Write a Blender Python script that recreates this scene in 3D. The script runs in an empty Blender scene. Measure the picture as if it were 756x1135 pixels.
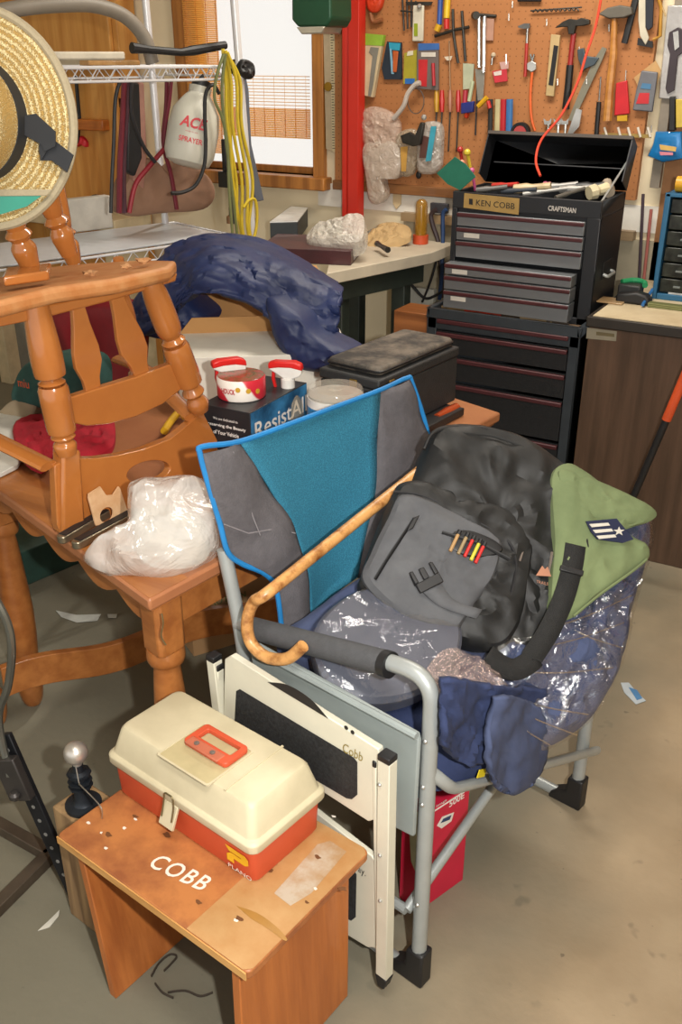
import bpy, bmesh, math, random
from mathutils import Vector as V, Matrix, noise
random.seed(4)
PI=math.pi
S=bpy.context.scene
COL=S.collection
# ---------------------------------------------------------------- camera model
FPX=1050.0; TILT=math.radians(25.8); HC=1.65; AZ=math.radians(120)
fh=V((math.cos(AZ),math.sin(AZ),0)); RT=V((math.sin(AZ),-math.cos(AZ),0)); ZZ=V((0,0,1))
FW=fh*math.cos(TILT)-ZZ*math.sin(TILT); UP=fh*math.sin(TILT)+ZZ*math.cos(TILT); O=V((0,0,HC))
def ray(px,py): return FW*FPX+RT*(px-378)-UP*(py-567.5)
def hz(px,py,z=0.0): d=ray(px,py); return O+d*((z-HC)/d.z)
def yy(px,py,y): d=ray(px,py); return O+d*(y/d.y)
_a9=math.radians(9); OYV=V((-math.sin(_a9),math.cos(_a9),0))
def yo(px,py,y): d=ray(px,py); return O+d*(y/d.dot(OYV))   # plane facing the table, turned 9 degrees from the wall
def pl(px,py,P,n): d=ray(px,py); return O+d*((V(P)-O).dot(n)/d.dot(n))
cd=bpy.data.cameras.new('camera'); cam=bpy.data.objects.new('camera',cd); COL.objects.link(cam)
cam.location=O; cam.rotation_euler=(PI/2-TILT,0,AZ-PI/2)
cd.sensor_fit='HORIZONTAL'; cd.sensor_width=36; cd.lens=FPX/756*36; cd.clip_start=.02
S.camera=cam
# ---------------------------------------------------------------- materials
def lin(h):
    if isinstance(h,str):
        h=h.lstrip('#'); c=[int(h[i:i+2],16)/255 for i in (0,2,4)]
    else: c=h
    return tuple((x/12.92 if x<=.04045 else ((x+.055)/1.055)**2.4) for x in c)+(1,)
MC={}
def M(name,col,rough=.5,metal=0,var=.12,scale=14,bump=0,bscale=60,coat=0,alpha=1,stretch=(1,1,1),col2=None,trans=0,emit=0):
    if name in MC: return MC[name]
    m=bpy.data.materials.new(name); m.use_nodes=True; MC[name]=m
    nt=m.node_tree; N=nt.nodes; L=nt.links; b=N['Principled BSDF']
    c=lin(col); c2=lin(col2) if col2 else tuple(max(0,x*(1-var*1.6)) for x in c[:3])+(1,)
    tc=N.new('ShaderNodeTexCoord'); mp=N.new('ShaderNodeMapping'); mp.inputs['Scale'].default_value=stretch
    L.new(tc.outputs['Object'],mp.inputs['Vector'])
    nz=N.new('ShaderNodeTexNoise'); nz.inputs['Scale'].default_value=scale; nz.inputs['Detail'].default_value=5; nz.inputs['Roughness'].default_value=.6
    L.new(mp.outputs['Vector'],nz.inputs['Vector'])
    r=N.new('ShaderNodeValToRGB'); r.color_ramp.elements[0].position=.35; r.color_ramp.elements[1].position=.65
    r.color_ramp.elements[0].color=c2; r.color_ramp.elements[1].color=c
    L.new(nz.outputs['Fac'],r.inputs['Fac']); L.new(r.outputs['Color'],b.inputs['Base Color'])
    b.inputs['Roughness'].default_value=rough; b.inputs['Metallic'].default_value=metal
    b.inputs['Coat Weight'].default_value=coat; b.inputs['Alpha'].default_value=alpha
    b.inputs['Transmission Weight'].default_value=trans
    if bump:
        n2=N.new('ShaderNodeTexNoise'); n2.inputs['Scale'].default_value=bscale; n2.inputs['Detail'].default_value=3
        L.new(mp.outputs['Vector'],n2.inputs['Vector'])
        bp=N.new('ShaderNodeBump'); bp.inputs['Strength'].default_value=bump; bp.inputs['Distance'].default_value=.004
        L.new(n2.outputs['Fac'],bp.inputs['Height']); L.new(bp.outputs['Normal'],b.inputs['Normal'])
    if emit:
        b.inputs['Emission Color'].default_value=c; b.inputs['Emission Strength'].default_value=emit
    return m
def wood(name,col,col2,rough=.35,axis='X',scale=3,coat=.3):
    if name in MC: return MC[name]
    st={'X':(.6,9,9),'Y':(9,.6,9),'Z':(9,9,.6)}[axis]
    m=M(name,col,rough,col2=col2,scale=scale,stretch=st,coat=coat,bump=.15,bscale=8)
    return m
def plastic(name,tint,strength=.35,metal=0,bump=1.0,bscale=30):
    """clear crinkled film: mostly see-through with sharp highlights"""
    if name in MC: return MC[name]
    m=bpy.data.materials.new(name); m.use_nodes=True; MC[name]=m
    nt=m.node_tree; N=nt.nodes; L=nt.links; b=N['Principled BSDF']; out=N['Material Output']
    b.inputs['Base Color'].default_value=lin(tint); b.inputs['Roughness'].default_value=.12
    b.inputs['Specular IOR Level'].default_value=1.0; b.inputs['Coat Weight'].default_value=1; b.inputs['Coat Roughness'].default_value=.08
    b.inputs['Metallic'].default_value=metal
    tc=N.new('ShaderNodeTexCoord'); n2=N.new('ShaderNodeTexNoise'); n2.inputs['Scale'].default_value=bscale; n2.inputs['Detail'].default_value=4
    n2.inputs['Distortion'].default_value=1.5
    L.new(tc.outputs['Object'],n2.inputs['Vector'])
    bp=N.new('ShaderNodeBump'); bp.inputs['Strength'].default_value=bump; bp.inputs['Distance'].default_value=.012
    L.new(n2.outputs['Fac'],bp.inputs['Height']); L.new(bp.outputs['Normal'],b.inputs['Normal']); L.new(bp.outputs['Normal'],b.inputs['Coat Normal'])
    t=N.new('ShaderNodeBsdfTransparent'); mx=N.new('ShaderNodeMixShader'); mx.inputs['Fac'].default_value=strength
    L.new(t.outputs['BSDF'],mx.inputs[1]); L.new(b.outputs['BSDF'],mx.inputs[2]); L.new(mx.outputs['Shader'],out.inputs['Surface'])
    return m
def pattern(name,cola,colb,kind='wave',scale=40,rough=.6,stretch=(1,1,1),bump=.5,pos=.5,soft=.08,rot=(0,0,0),dist=0,metal=0,coord='Object',direction='Z'):
    if name in MC: return MC[name]
    m=bpy.data.materials.new(name); m.use_nodes=True; MC[name]=m
    nt=m.node_tree; N=nt.nodes; L=nt.links; b=N['Principled BSDF']
    tc=N.new('ShaderNodeTexCoord'); mp=N.new('ShaderNodeMapping'); mp.inputs['Scale'].default_value=stretch; mp.inputs['Rotation'].default_value=rot
    L.new(tc.outputs[coord],mp.inputs['Vector'])
    if kind=='wave':
        t=N.new('ShaderNodeTexWave'); t.inputs['Distortion'].default_value=dist; t.bands_direction=direction; t.inputs['Detail'].default_value=3; t.inputs['Detail Scale'].default_value=3; o=t.outputs['Fac']
    elif kind=='voronoi':
        t=N.new('ShaderNodeTexVoronoi'); o=t.outputs['Distance']
    elif kind=='noise':
        t=N.new('ShaderNodeTexNoise'); t.inputs['Detail'].default_value=6; t.inputs['Roughness'].default_value=.65; o=t.outputs['Fac']
    t.inputs['Scale'].default_value=scale; L.new(mp.outputs['Vector'],t.inputs['Vector'])
    r=N.new('ShaderNodeValToRGB'); r.color_ramp.elements[0].position=max(0,pos-soft); r.color_ramp.elements[1].position=min(1,pos+soft)
    r.color_ramp.elements[0].color=lin(cola); r.color_ramp.elements[1].color=lin(colb)
    L.new(o,r.inputs['Fac']); L.new(r.outputs['Color'],b.inputs['Base Color'])
    b.inputs['Roughness'].default_value=rough; b.inputs['Metallic'].default_value=metal
    if bump:
        bp=N.new('ShaderNodeBump'); bp.inputs['Strength'].default_value=bump; bp.inputs['Distance'].default_value=.003
        L.new(o,bp.inputs['Height']); L.new(bp.outputs['Normal'],b.inputs['Normal'])
    return m
# ---------------------------------------------------------------- mesh builder (world coordinates)
def frame(o,x,y,z=None):
    x=V(x).normalized(); y=V(y).normalized(); z=x.cross(y) if z is None else V(z)
    m=Matrix.Identity(4)
    for i in range(3): m[i][0]=x[i]; m[i][1]=y[i]; m[i][2]=z[i]; m[i][3]=o[i]
    return m
def axisframe(p,ax,hint=ZZ):
    z=V(ax).normalized(); h=V(hint)
    if abs(z.dot(h.normalized()))>.95: h=V((1,0,0))
    x=(h-z*h.dot(z)).normalized(); y=z.cross(x)
    return frame(p,x,y,z)
def crom(pts,n,closed=False):
    P=[V(p) for p in pts]; k=len(P); out=[]
    segs=k if closed else k-1
    for i in range(segs):
        if closed: a,b,c,d=P[i-1],P[i],P[(i+1)%k],P[(i+2)%k]
        else: a,b,c,d=P[max(i-1,0)],P[i],P[i+1],P[min(i+2,k-1)]
        for j in range(n):
            t=j/n
            out.append(.5*((2*b)+(c-a)*t+(2*a-5*b+4*c-d)*t*t+(3*b-a-3*c+d)*t**3))
    if not closed: out.append(P[-1])
    return out
def arc_pts(pts,r,n=6):
    """polyline with rounded corners"""
    P=[V(p) for p in pts]; out=[P[0]]
    for i in range(1,len(P)-1):
        a=(P[i-1]-P[i]); b=(P[i+1]-P[i]); q=min(r,a.length*.49,b.length*.49)
        s=P[i]+a.normalized()*q; e=P[i]+b.normalized()*q
        for j in range(n+1):
            t=j/n; out.append((1-t)**2*s+2*t*(1-t)*P[i]+t*t*e)
    out.append(P[-1]); return out
class B:
    def __init__(s): s.bm=bmesh.new(); s.M=Matrix.Identity(4)
    def v(s,p): return s.bm.verts.new(s.M@V(p))
    def f(s,vs):
        try: return s.bm.faces.new(vs)
        except ValueError: return None
    def box(s,lo,hi,F=None):
        F=F or Matrix.Identity(4); q=[]
        for z in (lo[2],hi[2]):
            for x,y in ((lo[0],lo[1]),(hi[0],lo[1]),(hi[0],hi[1]),(lo[0],hi[1])): q.append(s.v(F@V((x,y,z))))
        for a in ((3,2,1,0),(4,5,6,7),(0,1,5,4),(1,2,6,5),(2,3,7,6),(3,0,4,7)): s.f([q[i] for i in a])
        return s
    def prism(s,pts,vec):
        a=[s.v(p) for p in pts]; b=[s.v(V(p)+V(vec)) for p in pts]; n=len(a)
        s.f(a); s.f(b[::-1])
        for i in range(n): s.f([a[i],b[i],b[(i+1)%n],a[(i+1)%n]])
        return s
    def ring_prism(s,outer,inner,vec):
        n=len(outer); vec=V(vec)
        A=[s.v(p) for p in outer]; Bq=[s.v(p) for p in inner]; C=[s.v(V(p)+vec) for p in outer]; D=[s.v(V(p)+vec) for p in inner]
        for i in range(n):
            j=(i+1)%n
            s.f([A[i],A[j],Bq[j],Bq[i]]); s.f([C[j],C[i],D[i],D[j]]); s.f([A[j],A[i],C[i],C[j]]); s.f([Bq[i],Bq[j],D[j],D[i]])
        return s
    def tube(s,pts,r,n=10,closed=False,rs=None,flat=1.0,hint=None):
        P=[V(p) for p in pts]; k=len(P); rings=[]
        T=[]
        for i in range(k):
            if closed: t=P[(i+1)%k]-P[i-1]
            else: t=P[min(i+1,k-1)]-P[max(i-1,0)]
            T.append(t.normalized() if t.length>1e-9 else V((0,0,1)))
        h=V(hint) if hint is not None else (ZZ if abs(T[0].z)<.9 else V((1,0,0)))
        u=(h-T[0]*h.dot(T[0])).normalized()
        for i in range(k):
            if i: u=(u-T[i]*u.dot(T[i])); u=u.normalized() if u.length>1e-6 else V((1,0,0))
            w=T[i].cross(u); rr=rs[i] if rs else r
            rings.append([s.v(P[i]+u*math.cos(2*PI*j/n)*rr+w*math.sin(2*PI*j/n)*rr*flat) for j in range(n)])
        for i in range(k if closed else k-1):
            a=rings[i]; b=rings[(i+1)%k]
            for j in range(n): s.f([a[j],a[(j+1)%n],b[(j+1)%n],b[j]])
        if not closed: s.f(rings[0][::-1]); s.f(rings[-1])
        return s
    def lathe(s,prof,F,n=20,a0=0,a1=2*PI):
        rings=[]; full=abs(a1-a0-2*PI)<1e-6
        for r,z in prof:
            if r<1e-6: rings.append([s.v(F@V((0,0,z)))]*1)
            else: rings.append([s.v(F@V((r*math.cos(a0+(a1-a0)*j/n),r*math.sin(a0+(a1-a0)*j/n),z))) for j in range(n if full else n+1)])
        for a,b in zip(rings,rings[1:]):
            m=n
            for j in range(m):
                k=(j+1)%n if full else j+1
                if len(a)==1 and len(b)==1: continue
                if len(a)==1: s.f([a[0],b[k],b[j]])
                elif len(b)==1: s.f([a[j],a[k],b[0]])
                else: s.f([a[j],a[k],b[k],b[j]])
        if full:
            if len(rings[0])>1: s.f(rings[0][::-1])
            if len(rings[-1])>1: s.f(rings[-1])
        return s
    def ball(s,c,r,sc=(1,1,1),n=14,F=None,nz=0,seed=0,nf=6):
        F=F or Matrix.Translation(V(c)); m=n//2; pr=[]
        rings=[]
        for i in range(m+1):
            th=PI*i/m; row=[]
            for j in range(1 if i in (0,m) else n):
                ph=2*PI*j/n; d=V((math.sin(th)*math.cos(ph),math.sin(th)*math.sin(ph),-math.cos(th)))
                k=1+nz*noise.noise(d*nf*.3+V((seed,seed*2,0)))
                row.append(s.v(F@V((d.x*r*sc[0]*k,d.y*r*sc[1]*k,d.z*r*sc[2]*k))))
            rings.append(row)
        for a,b in zip(rings,rings[1:]):
            for j in range(n):
                k=(j+1)%n
                if len(a)==1: s.f([a[0],b[k],b[j]])
                elif len(b)==1: s.f([a[j],a[k],b[0]])
                else: s.f([a[j],a[k],b[k],b[j]])
        return s
    def grid(s,rows,th=0,closed=False):
        R=[[s.v(p) for p in r] for r in rows]
        for a,b in zip(R,R[1:]):
            for j in range(len(a)-1): s.f([a[j],a[j+1],b[j+1],b[j]])
        return s
    def surf(s,ctrl,nu=8,nv=8,amp=0,freq=8,seed=0,dirv=(0,0,1)):
        rows=[crom(r,nv) for r in ctrl]
        cols=[crom([rows[i][j] for i in range(len(rows))],nu) for j in range(len(rows[0]))]
        d=V(dirv).normalized(); G=[]
        for i in range(len(cols[0])):
            row=[]
            for j in range(len(cols)):
                p=cols[j][i]
                if amp:
                    q=p*freq+V((seed*3.1,seed,0)); a=noise.noise(q); b=1-abs(noise.noise(q*1.7+V((5,5,5))))*2; c3=1-abs(noise.noise(q*4.1+V((1,7,2))))*2
                    p=p+d*(amp*(a*.6+b*.5+c3*.28))
                row.append(p)
            G.append(row)
        return s.grid(G)
    def pillow(s,outl,back,puff,bpuff=0,n=3,rings=9,amp=0,freq=14,seed=0,sq=2.0,nrm=None,smooth=True):
        """soft body: smooth outline in 3-D, front domed by puff toward nrm, back face moved by vector back"""
        P=crom(outl,n+2,True) if smooth else [V(p) for p in outl]
        rings=max(rings,15)
        c=sum(P,V())/len(P)
        if nrm is None:
            nn=V()
            for i in range(len(P)): nn+=(P[i]-c).cross(P[(i+1)%len(P)]-c)
            nn.normalize()
            if nn.dot(O-c)<0: nn=-nn
        else: nn=V(nrm).normalized()
        back=V(back)
        def mk(side):
            R=[]
            for k in range(rings):
                t=k/rings; row=[]
                h=(1-(1-t)**sq)**(1/sq)
                for p in P:
                    q=p+(c-p)*t
                    if side: q=q+nn*puff*h
                    else: q=q+back-nn*bpuff*h
                    if amp:
                        w=q*freq+V((seed*7.3,seed,seed*2)); a=noise.noise(w); b=1-2*abs(noise.noise(w*1.6+V((9,1,4))))
                        g=min(1,.25+t*3) if side else .3
                        a2=1-2*abs(noise.noise(q*freq*2.7+V((3,8,seed)))); q=q+nn*amp*g*(a*.5+b*.6+a2*.22)
                    row.append(s.v(q))
                R.append(row)
            return R
        f=mk(True); b=mk(False); m=len(P)
        cf=s.v(c+nn*puff); cb=s.v(c+back-nn*bpuff)
        for R,cc,fl in ((f,cf,0),(b,cb,1)):
            for x,y in zip(R,R[1:]):
                for j in range(m): s.f([x[j],x[(j+1)%m],y[(j+1)%m],y[j]][::-1 if fl else 1])
            for j in range(m): s.f([R[-1][j],R[-1][(j+1)%m],cc][::-1 if fl else 1])
        for j in range(m): s.f([f[0][(j+1)%m],f[0][j],b[0][j],b[0][(j+1)%m]])
        return s
OR={}
def _o2(s,name,mat,parent=None,**k):
    return _impl(s,name,mat,parent,_org=OR[parent.name] if parent is not None else None,**k)
def _impl(s,name,mat,parent=None,bevel=0,seg=2,sub=0,solid=0,sharp=.6,label=None,smooth=True,origin=None,_org=None):
    bm=s.bm; bmesh.ops.remove_doubles(bm,verts=bm.verts,dist=1e-6)
    bmesh.ops.recalc_face_normals(bm,faces=bm.faces)
    for fa in bm.faces: fa.smooth=smooth
    for e in bm.edges:
        if len(e.link_faces)==2 and e.calc_face_angle(0)>sharp: e.smooth=False
    vs=[v.co for v in bm.verts]
    if _org is not None: org=_org
    elif origin is not None: org=V(origin)
    else: org=V(((min(v.x for v in vs)+max(v.x for v in vs))/2,(min(v.y for v in vs)+max(v.y for v in vs))/2,min(v.z for v in vs)))
    bmesh.ops.translate(bm,verts=bm.verts,vec=-org)
    me=bpy.data.meshes.new(name); bm.to_mesh(me); bm.free()
    o=bpy.data.objects.new(name,me); COL.objects.link(o); me.materials.append(mat); OR[o.name]=org
    if parent is None: o.location=org
    else: o.parent=parent
    if solid: m=o.modifiers.new('s','SOLIDIFY'); m.thickness=solid; m.offset=0
    if bevel: m=o.modifiers.new('b','BEVEL'); m.width=bevel; m.segments=seg; m.limit_method='ANGLE'; m.angle_limit=.6
    if sub: m=o.modifiers.new('u','SUBSURF'); m.levels=sub; m.render_levels=sub
    if label: o['label']=label
    return o
B.obj=_o2
def tag(o,label,cat,group=None,kind=None):
    o['label']=label; o['category']=cat
    if group: o['group']=group
    if kind: o['kind']=kind
    return o
def T(name,label,cat,loc,group=None):
    o=bpy.data.objects.new(name,None); COL.objects.link(o); o.location=V(loc); OR[o.name]=V(loc); o.empty_display_size=.05
    return tag(o,label,cat,group)
def struct(o): o['kind']='structure'; return o
def text(s,org,xd,upd,height,mat,parent=None,name='lettering',width=None,ext=.0006,bold=0,shear=0,space=1):
    cu=bpy.data.curves.new('t','FONT'); cu.body=s; cu.size=1; cu.extrude=0; cu.offset=bold; cu.shear=shear; cu.space_character=space; cu.align_x='CENTER'; cu.align_y='CENTER'; cu.resolution_u=3
    to=bpy.data.objects.new('t',cu); COL.objects.link(to); bpy.context.view_layer.update()
    me=bpy.data.meshes.new_from_object(to.evaluated_get(bpy.context.evaluated_depsgraph_get()))
    bpy.data.objects.remove(to); bpy.data.curves.remove(cu)
    xs=[v.co.x for v in me.vertices]; ys=[v.co.y for v in me.vertices]
    w=max(xs)-min(xs); h=max(ys)-min(ys); cx=(max(xs)+min(xs))/2; cy=(max(ys)+min(ys))/2
    sy=height/h; sx=(width/w) if width else sy
    xd=V(xd).normalized(); upd=V(upd).normalized(); nn=xd.cross(upd)
    bb=B(); vv=[bb.v(V(org)+xd*((v.co.x-cx)*sx)+upd*((v.co.y-cy)*sy)+nn*ext) for v in me.vertices]
    for p in me.polygons: bb.f([vv[i] for i in p.vertices])
    bpy.data.meshes.remove(me)
    return bb.obj(name,mat,parent,smooth=False)
def boxpx(z0,z1,L,N,R,zt=None):
    """upright box from pixels of the left / near / right corners of its top face (height z1): returns frame and sizes"""
    l,n,r=[hz(*p,z1) for p in (L,N,R)]
    e1=(r-n); w=e1.length; e1.normalize(); e2=ZZ.cross(e1); 
    d=(l-n).dot(e2)
    if d<0: e2=-e2; d=-d
    F=frame(V((n.x,n.y,z0)),e1,e2,ZZ)
    return F,w,d,z1-z0
def turned(prof,p0,p1,n=16,b=None):
    """prof: list of (t,r) along p0->p1"""
    b=b or B(); p0=V(p0); p1=V(p1); d=p1-p0; F=axisframe(p0,d,V((.3,.9,0)))
    sm=crom([V((t,r,0)) for t,r in prof],3)
    b.lathe([(q.y,q.x*d.length) for q in sm],F,n); return b
# ================================================================ the room
WY=3.86
def floor_mat():
    m=M('concrete_floor','a8957a',.75,col2='907d62',scale=1.6,bump=.25,bscale=45)
    nt=m.node_tree; N=nt.nodes; L=nt.links; b=N['Principled BSDF']; src=b.inputs['Base Color'].links[0].from_socket
    tc=[n for n in N if n.type=='TEX_COORD'][0]
    def spots(scale,pos,soft,col,fac,prev,det=3):
        n=N.new('ShaderNodeTexNoise'); n.inputs['Scale'].default_value=scale; n.inputs['Detail'].default_value=det; L.new(tc.outputs['Object'],n.inputs['Vector'])
        r=N.new('ShaderNodeValToRGB'); r.color_ramp.elements[0].position=pos; r.color_ramp.elements[1].position=pos+soft
        r.color_ramp.elements[0].color=(0,0,0,1); r.color_ramp.elements[1].color=(fac,fac,fac,1); L.new(n.outputs['Fac'],r.inputs['Fac'])
        mx=N.new('ShaderNodeMix'); mx.data_type='RGBA'; L.new(r.outputs['Color'],mx.inputs['Factor']); L.new(prev,mx.inputs['A']); mx.inputs['B'].default_value=lin(col)
        L.new(mx.outputs['Result'],b.inputs['Base Color']); return mx.outputs['Result']
    p=spots(9,.66,.05,'5a4f40',.55,src); p=spots(30,.72,.03,'4a4034',.6,p); p=spots(3,.5,.3,'b5a385',.5,p,8)
    # shade left of the chair, put into the floor colour as grey-green
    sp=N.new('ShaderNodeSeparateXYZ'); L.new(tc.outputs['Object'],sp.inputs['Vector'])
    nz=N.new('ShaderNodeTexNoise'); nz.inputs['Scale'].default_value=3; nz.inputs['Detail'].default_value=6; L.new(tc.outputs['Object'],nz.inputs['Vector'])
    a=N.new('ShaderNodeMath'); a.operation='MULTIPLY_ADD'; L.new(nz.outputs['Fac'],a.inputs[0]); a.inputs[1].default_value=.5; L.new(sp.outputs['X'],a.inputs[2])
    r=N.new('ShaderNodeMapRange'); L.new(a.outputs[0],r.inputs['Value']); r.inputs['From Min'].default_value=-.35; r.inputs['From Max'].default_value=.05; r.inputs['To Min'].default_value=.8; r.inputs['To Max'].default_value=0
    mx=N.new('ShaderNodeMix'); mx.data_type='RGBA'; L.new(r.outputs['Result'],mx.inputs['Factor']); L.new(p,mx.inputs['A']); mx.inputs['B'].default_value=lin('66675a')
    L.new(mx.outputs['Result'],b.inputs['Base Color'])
    return m
X0,X1,Y0=-4.6,2.6,-2.2
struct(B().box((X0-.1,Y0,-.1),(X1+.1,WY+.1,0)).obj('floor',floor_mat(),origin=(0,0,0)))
cream=M('cream_wall_paint','e8d9b8',.8,var=.04,scale=3)
white=M('white_wall_panel','e3dccb',.7,var=.05,scale=3)
# window opening
wl=yy(206,0,WY).x; wr=yy(353,190,WY).x; wz0=yy(350,195,WY).z; wz1=2.25
b=B()
b.box((X0,WY,0),(wl,WY+.1,2.7)).box((wr,WY,0),(X1,WY+.1,2.7)).box((wl,WY,0),(wr,WY+.1,wz0)).box((wl,WY,wz1),(wr,WY+.1,2.7))
struct(b.obj('wall_back',cream,smooth=False))
struct(B().box((X0-.1,Y0,0),(X0,WY+.1,2.7)).obj('wall_left',cream))
struct(B().box((X1,Y0,0),(X1+.1,WY+.1,2.7)).obj('wall_right',cream))
struct(B().box((X0-.1,Y0,2.7),(X1+.1,WY+.1,2.8)).obj('ceiling',white))
# lower wall of grey block right of the bench
zl=yy(440,243,WY-.02).z
struct(B().box((-1.9,WY-.02,0),(X1,WY,zl)).obj('trim_1',M('lower_block_wall','b3a88f',.85,bump=.3,scale=5)))
struct(B().box((-1.9,WY-.05,zl),(-.9,WY,zl+.035)).obj('trim_2',wood('ledge_wood','a98f6c','8d7352',.6)))
# window: frame, glass, woven blind
wf=wood('window_oak','b87a38','8a5422',.45,'Z')
b=B(); t=.06
b.box((wl-t,WY-.03,wz0-t*.2),(wl+.012,WY+.09,wz1+t)).box((wr-.012,WY-.03,wz0-t*.2),(wr+t*.75,WY+.09,wz1+t)).box((wl-t,WY-.03,wz1),(wr+t,WY+.09,wz1+t))
win=struct(b.obj('window_1',wf,bevel=.004))
B().box((wl-t-.03,WY-.07,wz0-.055),(wr+t+.01,WY+.09,wz0)).obj('window_sill',wf,win,bevel=.006)
mxw=(wl+wr)/2
B().box((wl+.012,WY+.05,wz0),(wl+.045,WY+.075,wz1)).box((wr-.045,WY+.05,wz0),(wr-.012,WY+.075,wz1)).box((wl+.012,WY+.05,wz0),(wr-.012,WY+.075,wz0+.03)).obj('sash',wf,win,bevel=.003)
B().box((wl+.01,WY+.06,wz0),(wr-.01,WY+.064,wz1)).obj('glass_pane',plastic('window_glass','ffffff',.06,bump=0),win)
# woven reed blind, let down on the left strip and to about a third above the sill
reed=pattern('woven_reed_blind','cf9440','f3d49a','wave',150,.8,(1,1,1),.6,dist=.6)
_n=reed.node_tree; _b=_n.nodes['Principled BSDF']; _t=_n.nodes.new('ShaderNodeBsdfTranslucent'); _t.inputs['Color'].default_value=lin('ffdc98'); _x=_n.nodes.new('ShaderNodeMixShader'); _x.inputs['Fac'].default_value=.75
_n.links.new(_b.outputs['BSDF'],_x.inputs[1]); _n.links.new(_t.outputs['BSDF'],_x.inputs[2]); _n.links.new(_x.outputs['Shader'],_n.nodes['Material Output'].inputs['Surface'])
bl=T('window_blind','woven bamboo window blind rolled part way down over the bright window','blind',(mxw,WY-.05,wz0))
def weave(name,x0,x1,z0,z1,y,step,r,mat):
    b=B(); z=z0
    while z<z1: b.tube([(x0,y,z),(x1,y,z)],r,5); z+=step
    x=x0+.02
    while x<x1: b.tube([(x,y-.003,z0),(x,y-.003,z1)],r*.6,4); x+=.055
    return b.obj(name,mat,bl)
zb1=yy(330,121,WY-.05).z; zb0=yy(330,153,WY-.05).z
xs=yy(243,100,WY-.05).x
weave('gathered_reeds',xs,wr-.015,zb0,zb1,WY-.04,.0075,.0034,reed)
weave('loose_reeds',xs,wr-.015,zb1,yy(330,84,WY-.05).z,WY-.04,.013,.0016,reed)
weave('side_reeds',wl+.01,xs,wz0+.08,wz1,WY-.04,.008,.0036,reed)
# tall wooden cabinet left of the window
CF=WY-.14
cab=T('wall_cupboard','tall honey oak cupboard against the back wall left of the window','cupboard',(-3.6,CF,0))
oak=wood('honey_oak','d9a055','bd7d35',.4,'Z',2)
xr=yy(130,30,CF).x
b=B().box((-4.4,CF,0),(xr,WY-.01,1.42)).box((-4.4,CF,1.46),(xr,WY-.01,2.3)); b.obj('body',oak,cab,bevel=.004)
zc=yy(100,67,CF-.02).z
B().box((xr-.62,CF-.025,zc+.02),(xr-.03,CF,2.27)).obj('upper_door',oak,cab,bevel=.006)
B().box((xr-.62,CF-.025,.15),(xr-.03,CF,zc-.03)).obj('lower_door',oak,cab,bevel=.006)
B().box((-4.3,CF-.08,zc-.025),(xr+.02,CF,zc+.008)).obj('ledge',M('ledge_paint','d8cdb4',.6),cab,bevel=.004)
hp=yy(98,138,CF-.04)
B().box(hp+V((-.12,-.03,-.025)),hp+V((.12,.02,.025))).obj('rail_block',wood('rail_wood','c2702c','9a5420'),cab,bevel=.006)
# far counter under the cupboard with clutter
cq=hz(150,240,.95); cyq=hz(110,243,.95).y; cyb=min(cyq+.35,CF-.03)
ct=tag(B().box((-4.2,cyq,.9),(cq.x,cyb,.95)).box((-4.18,cyq+.02,0),(-4.1,cyb-.02,.9)).box((cq.x-.1,cyq+.02,0),(cq.x-.02,cyb-.02,.9)).obj('side_counter',M('counter_laminate','c9b896',.6),bevel=.004),'pale side counter behind the wire rack holding small hardware','counter')
# pegboard
pz0=yy(480,207,WY-.04).z
pegm=pattern('pegboard','a0683a','b37747','noise',2.2,.7,(1,1,1),.1,.5,.25)
nt=pegm.node_tree; N=nt.nodes; L=nt.links; bs=N['Principled BSDF']; src=bs.inputs['Base Color'].links[0].from_socket
tc=[n for n in N if n.type=='TEX_COORD'][0]
sx=N.new('ShaderNodeSeparateXYZ'); L.new(tc.outputs['Object'],sx.inputs['Vector'])
def cell(sock):
    a=N.new('ShaderNodeMath'); a.operation='MULTIPLY'; L.new(sock,a.inputs[0]); a.inputs[1].default_value=1/.0254
    f=N.new('ShaderNodeMath'); f.operation='FRACT'; L.new(a.outputs[0],f.inputs[0])
    c=N.new('ShaderNodeMath'); c.operation='SUBTRACT'; L.new(f.outputs[0],c.inputs[0]); c.inputs[1].default_value=.5
    d=N.new('ShaderNodeMath'); d.operation='POWER'; L.new(c.outputs[0],d.inputs[0]); d.inputs[1].default_value=2; return d.outputs[0]
ad=N.new('ShaderNodeMath'); ad.operation='ADD'; L.new(cell(sx.outputs['X']),ad.inputs[0]); L.new(cell(sx.outputs['Z']),ad.inputs[1])
lt=N.new('ShaderNodeMath'); lt.operation='LESS_THAN'; L.new(ad.outputs[0],lt.inputs[0]); lt.inputs[1].default_value=.010
mx=N.new('ShaderNodeMix'); mx.data_type='RGBA'; L.new(lt.outputs[0],mx.inputs['Factor']); L.new(src,mx.inputs['A']); mx.inputs['B'].default_value=lin('7e5029'); L.new(mx.outputs['Result'],bs.inputs['Base Color'])
pxl=yy(370,150,WY-.04).x
peg=T('pegboard','brown perforated hardboard panel covered with hanging tools on the back wall','pegboard',(0,WY,pz0))
B().box((pxl,WY-.03,pz0),(yy(735,0,WY).x,WY,2.4)).obj('board_panel',pegm,peg)
B().box((pxl-.005,WY-.045,pz0-.04),(yy(530,210,WY).x,WY,pz0)).obj('bottom_rail',wood('rail_brown','8a5a2e','6b4220',.6),peg,bevel=.003)
struct(B().box((pxl-.1,WY-.012,zl+.03),(-.1,WY,pz0-.02)).obj('trim_3',M('white_board','e6e1d6',.6,var=.05)))
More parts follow.
